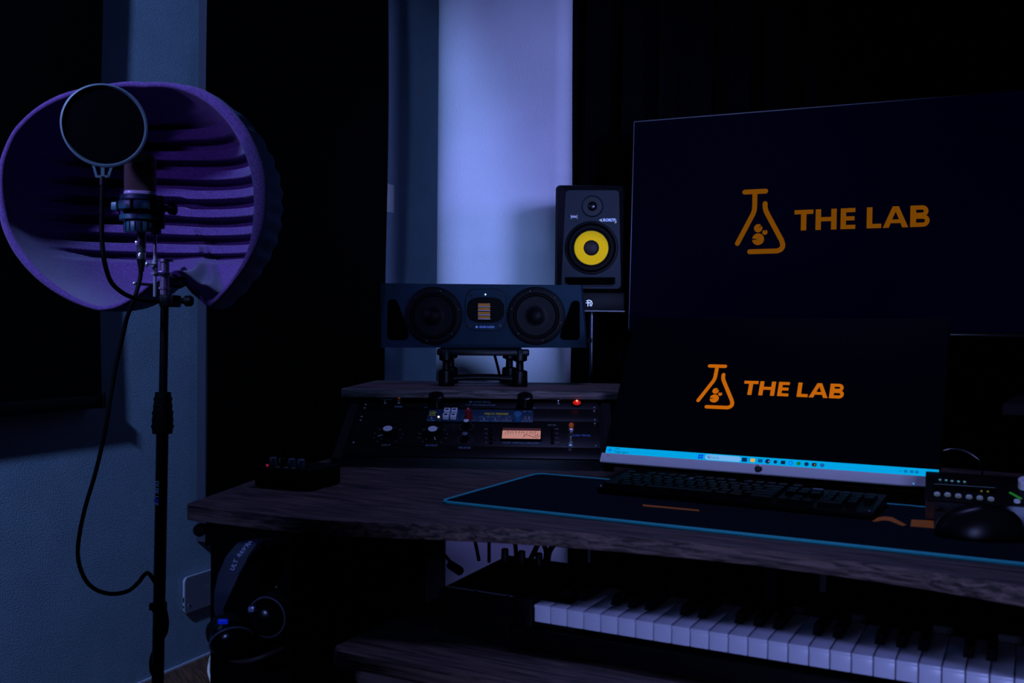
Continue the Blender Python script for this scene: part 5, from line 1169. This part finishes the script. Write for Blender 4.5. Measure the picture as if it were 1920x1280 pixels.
bmk = MB(); vs = [(-0.0052, 0.045, kt), (0.0052, 0.045, kt), (0.0052, 0.124, kt), (-0.0052, 0.124, kt), (-0.0042, 0.052, kt + 0.0105), (0.0042, 0.052, kt + 0.0105), (0.0042, 0.124, kt + 0.0105), (-0.0042, 0.124, kt + 0.0105)]
bmk.add(vs, [(0, 1, 5, 4), (1, 2, 6, 5), (2, 3, 7, 6), (3, 0, 4, 7), (4, 5, 6, 7)], mat('black_key_plastic', (0.002, 0.002, 0.0025), 0.5, bump=0.02, spec=0.08))
bk_ = None
for i in range(NW - 1):
    if i % 7 in (2, 6): continue
    if bk_ is None: bk_ = bmk.build('black_key', t, smooth=False); o = bk_
    else: o = bk_.copy(); COL.objects.link(o); o.parent = t
    o.location = ((i + 1) * kw, 0, 0)

# ================================================================== PAD CONTROLLER
q0 = onz(822, 1101, tz + 0.060)
PD = frame(Vector((q0.x, q0.y, tz + 0.0003)), yawp)
t = thing('pad_controller', PD, 'black pad controller with knobs and plugged cables on the tray left of the piano', 'pad controller')
pw, pdp = 0.205, 0.20
b = MB(); b.prism([(0, 0.0), (pdp, 0.0), (pdp, 0.064), (0, 0.058)], 0, pw, BLKPL, plane='yz', bev=0.003); b.build('case', t)
for r_ in range(2):
    for c_ in range(4):
        x0 = 0.008 + c_ * 0.048; y0 = 0.010 + r_ * 0.048; zz = 0.058 + 0.03 * (y0 + 0.02)
        b = MB(); b.box((x0, y0, zz - 0.002), (x0 + 0.043, y0 + 0.042, zz + 0.0025), RUBBER, 0.002); pad = b.build('rubber_pad', t)
        if r_ == 0:
            b = MB(); fr2 = [(x0, y0), (x0 + .043, y0), (x0 + .043, y0 + .042)]; b.tube([(p[0], p[1], zz + 0.001) for p in fr2], 0.0008, mat('dull_pad_edge', (0.05, 0.055, 0.08), 0.5, bump=0.05), smooth=False, n=6); b.build('pad_edge', pad)
for i, px in enumerate((943.5, 976, 1009)):
    q = PD.inverted() @ aty(px, 1055, 1.50 - 0.012 * i); b = MB(); b.lathe([(0.0058, 0.062), (0.0055, 0.080), (0.0045, 0.0815)], BLKPL, 'z', (q.x, pdp - 0.03, 0), n=18); b.build('knob', t)
def cable(pts, r, label, grp='cables hanging under the desk'):
    b = MB(); b.tube(pts, r, RUBBER, n=10); o = b.build('cable'); tag(o, label, 'cable', None); return o
cable([aty(889, 1004, 1.60), aty(893, 1025, 1.58), aty(898, 1050, 1.56)], 0.0028, 'leftmost black cable dropping to the pad controller')
cable([aty(917, 1004, 1.60), aty(917, 1028, 1.58), aty(917, 1053, 1.56)], 0.0028, 'straight upright black cable behind the pad controller, second from left')
cable([aty(963, 1008, 1.60), aty(967, 1028, 1.58), aty(968, 1058, 1.54)], 0.0034, 'black cable curving down beside the middle knob of the pad controller')
cable([aty(1012, 1012, 1.60), aty(1000, 1038, 1.58), aty(987, 1062, 1.54)], 0.0042, 'thick black cable slanting down left to the pad controller')
cable([aty(1016, 1012, 1.62), aty(1024, 1035, 1.60), aty(1019, 1064, 1.56)], 0.0040, 'bowed black cable, rightmost but one behind the pad controller')
cable([aty(1046, 1012, 1.62), aty(1030, 1034, 1.60), aty(1026, 1066, 1.57)], 0.0046, 'rightmost black cable bending behind the pad controller')
t = thing('audio_plug', Matrix.Translation(aty(850, 1062, 1.52)), 'black jack plug and lead entering the pad controller from the left', 'cable')
p0 = aty(850, 1062, 1.52)
b = MB(); b.tube([aty(820, 1030, 1.60) - p0, aty(835, 1042, 1.56) - p0, aty(848, 1058, 1.53) - p0], 0.0026, RUBBER, n=10); b.build('lead', t)
b = MB(); b.tube([aty(845, 1059, 1.53) - p0, aty(862, 1070, 1.50) - p0], 0.0070, BLKPL, n=14, smooth=False); b.build('plug_body', t)
for oo in [o for o in bpy.data.objects if o.name.startswith('cable') and o.type == 'MESH' and o.get('category') == 'cable']: oo['group'] = 'cables hanging under the desk'

# ================================================================== LOWER BITS
pts = [aty(398, 1228, 2.55), aty(393, 1243, 2.55), aty(391.5, 1258, 2.54), aty(395, 1272, 2.53), aty(402, 1290, 2.52), aty(412, 1310, 2.51)]
b = MB(); pts = [Vector((pts[0].x + 0.03, pts[0].y + 0.02, pts[0].z + 0.05))] + pts; pts.append(Vector((pts[-1].x + 0.05, pts[-1].y - 0.02, 0.008))); b.tube(pts, 0.0042, mat('pale_cable_sheath', (0.55, 0.5, 0.45), 0.5, bump=0.05), n=10); tag(b.build('power_cord'), 'pale power cord hanging near the floor beside the desk leg', 'cable')
sq_ = aty(795, 1268, 1.62)
t = thing('stool', Matrix.Translation((sq_.x, sq_.y + 0.15, 0)), 'brown stool under the desk, only its seat edge showing at the bottom', 'stool')
b = MB(); b.lathe([(0.10, sq_.z - 0.04), (0.145, sq_.z - 0.035), (0.15, sq_.z - 0.02), (0.13, sq_.z - 0.004), (0.05, sq_.z)], mat('dusty_brown_seat', (0.20, 0.13, 0.12), 0.7, bump=0.2), 'z', (0, 0, 0), n=40); b.build('seat', t)
for a in (45, 135, 225, 315):
    b = MB(); b.tube([(0.08 * math.cos(R(a)), 0.08 * math.sin(R(a)), sq_.z - 0.04), (0.13 * math.cos(R(a)), 0.13 * math.sin(R(a)), 0.0)], 0.011, BLKMT, smooth=False); b.build('leg', t)

# ================================================================== one object per countable small piece
def split_islands(o, newname):
    me = o.data; bm = bmesh.new(); bm.from_mesh(me); bm.verts.ensure_lookup_table()
    seen = set(); isl = []
    for v in bm.verts:
        if v.index in seen: continue
        st_ = [v]; comp = set()
        while st_:
            q = st_.pop()
            if q.index in comp: continue
            comp.add(q.index); st_ += [e.other_vert(q) for e in q.link_edges if e.other_vert(q).index not in comp]
        seen |= comp; isl.append(comp)
    for comp in isl:
        idx = sorted(comp); mp = {k: i for i, k in enumerate(idx)}
        fs = [f for f in bm.faces if f.verts[0].index in comp]
        m2 = bpy.data.meshes.new(newname); m2.from_pydata([bm.verts[k].co[:] for k in idx], [], [[mp[v.index] for v in f.verts] for f in fs]); m2.update()
        for mt in me.materials: m2.materials.append(mt)
        for p, f in zip(m2.polygons, fs): p.material_index = f.material_index; p.use_smooth = f.smooth
        m2.set_sharp_from_angle(angle=R(35))
        n = bpy.data.objects.new(newname, m2); COL.objects.link(n); n.parent = o.parent
    bm.free(); bpy.data.objects.remove(o)
for o in list(bpy.data.objects):
    base_ = o.name.split('.')[0]
    if base_ == 'screws': split_islands(o, 'screw')
    elif base_ == 'status_leds': split_islands(o, 'status_led')
    elif base_ == 'jack_rims': split_islands(o, 'jack_rim')
    elif base_ == 'printed_stripe': split_islands(o, 'orange_print')
    elif base_ == 'side_button': split_islands(o, 'side_button')
    elif base_ == 'corner_screw': split_islands(o, 'corner_screw')
    elif base_ == 'pale_tab': split_islands(o, 'pale_tab')
    elif base_ == 'tray_bracket': split_islands(o, 'tray_bracket')
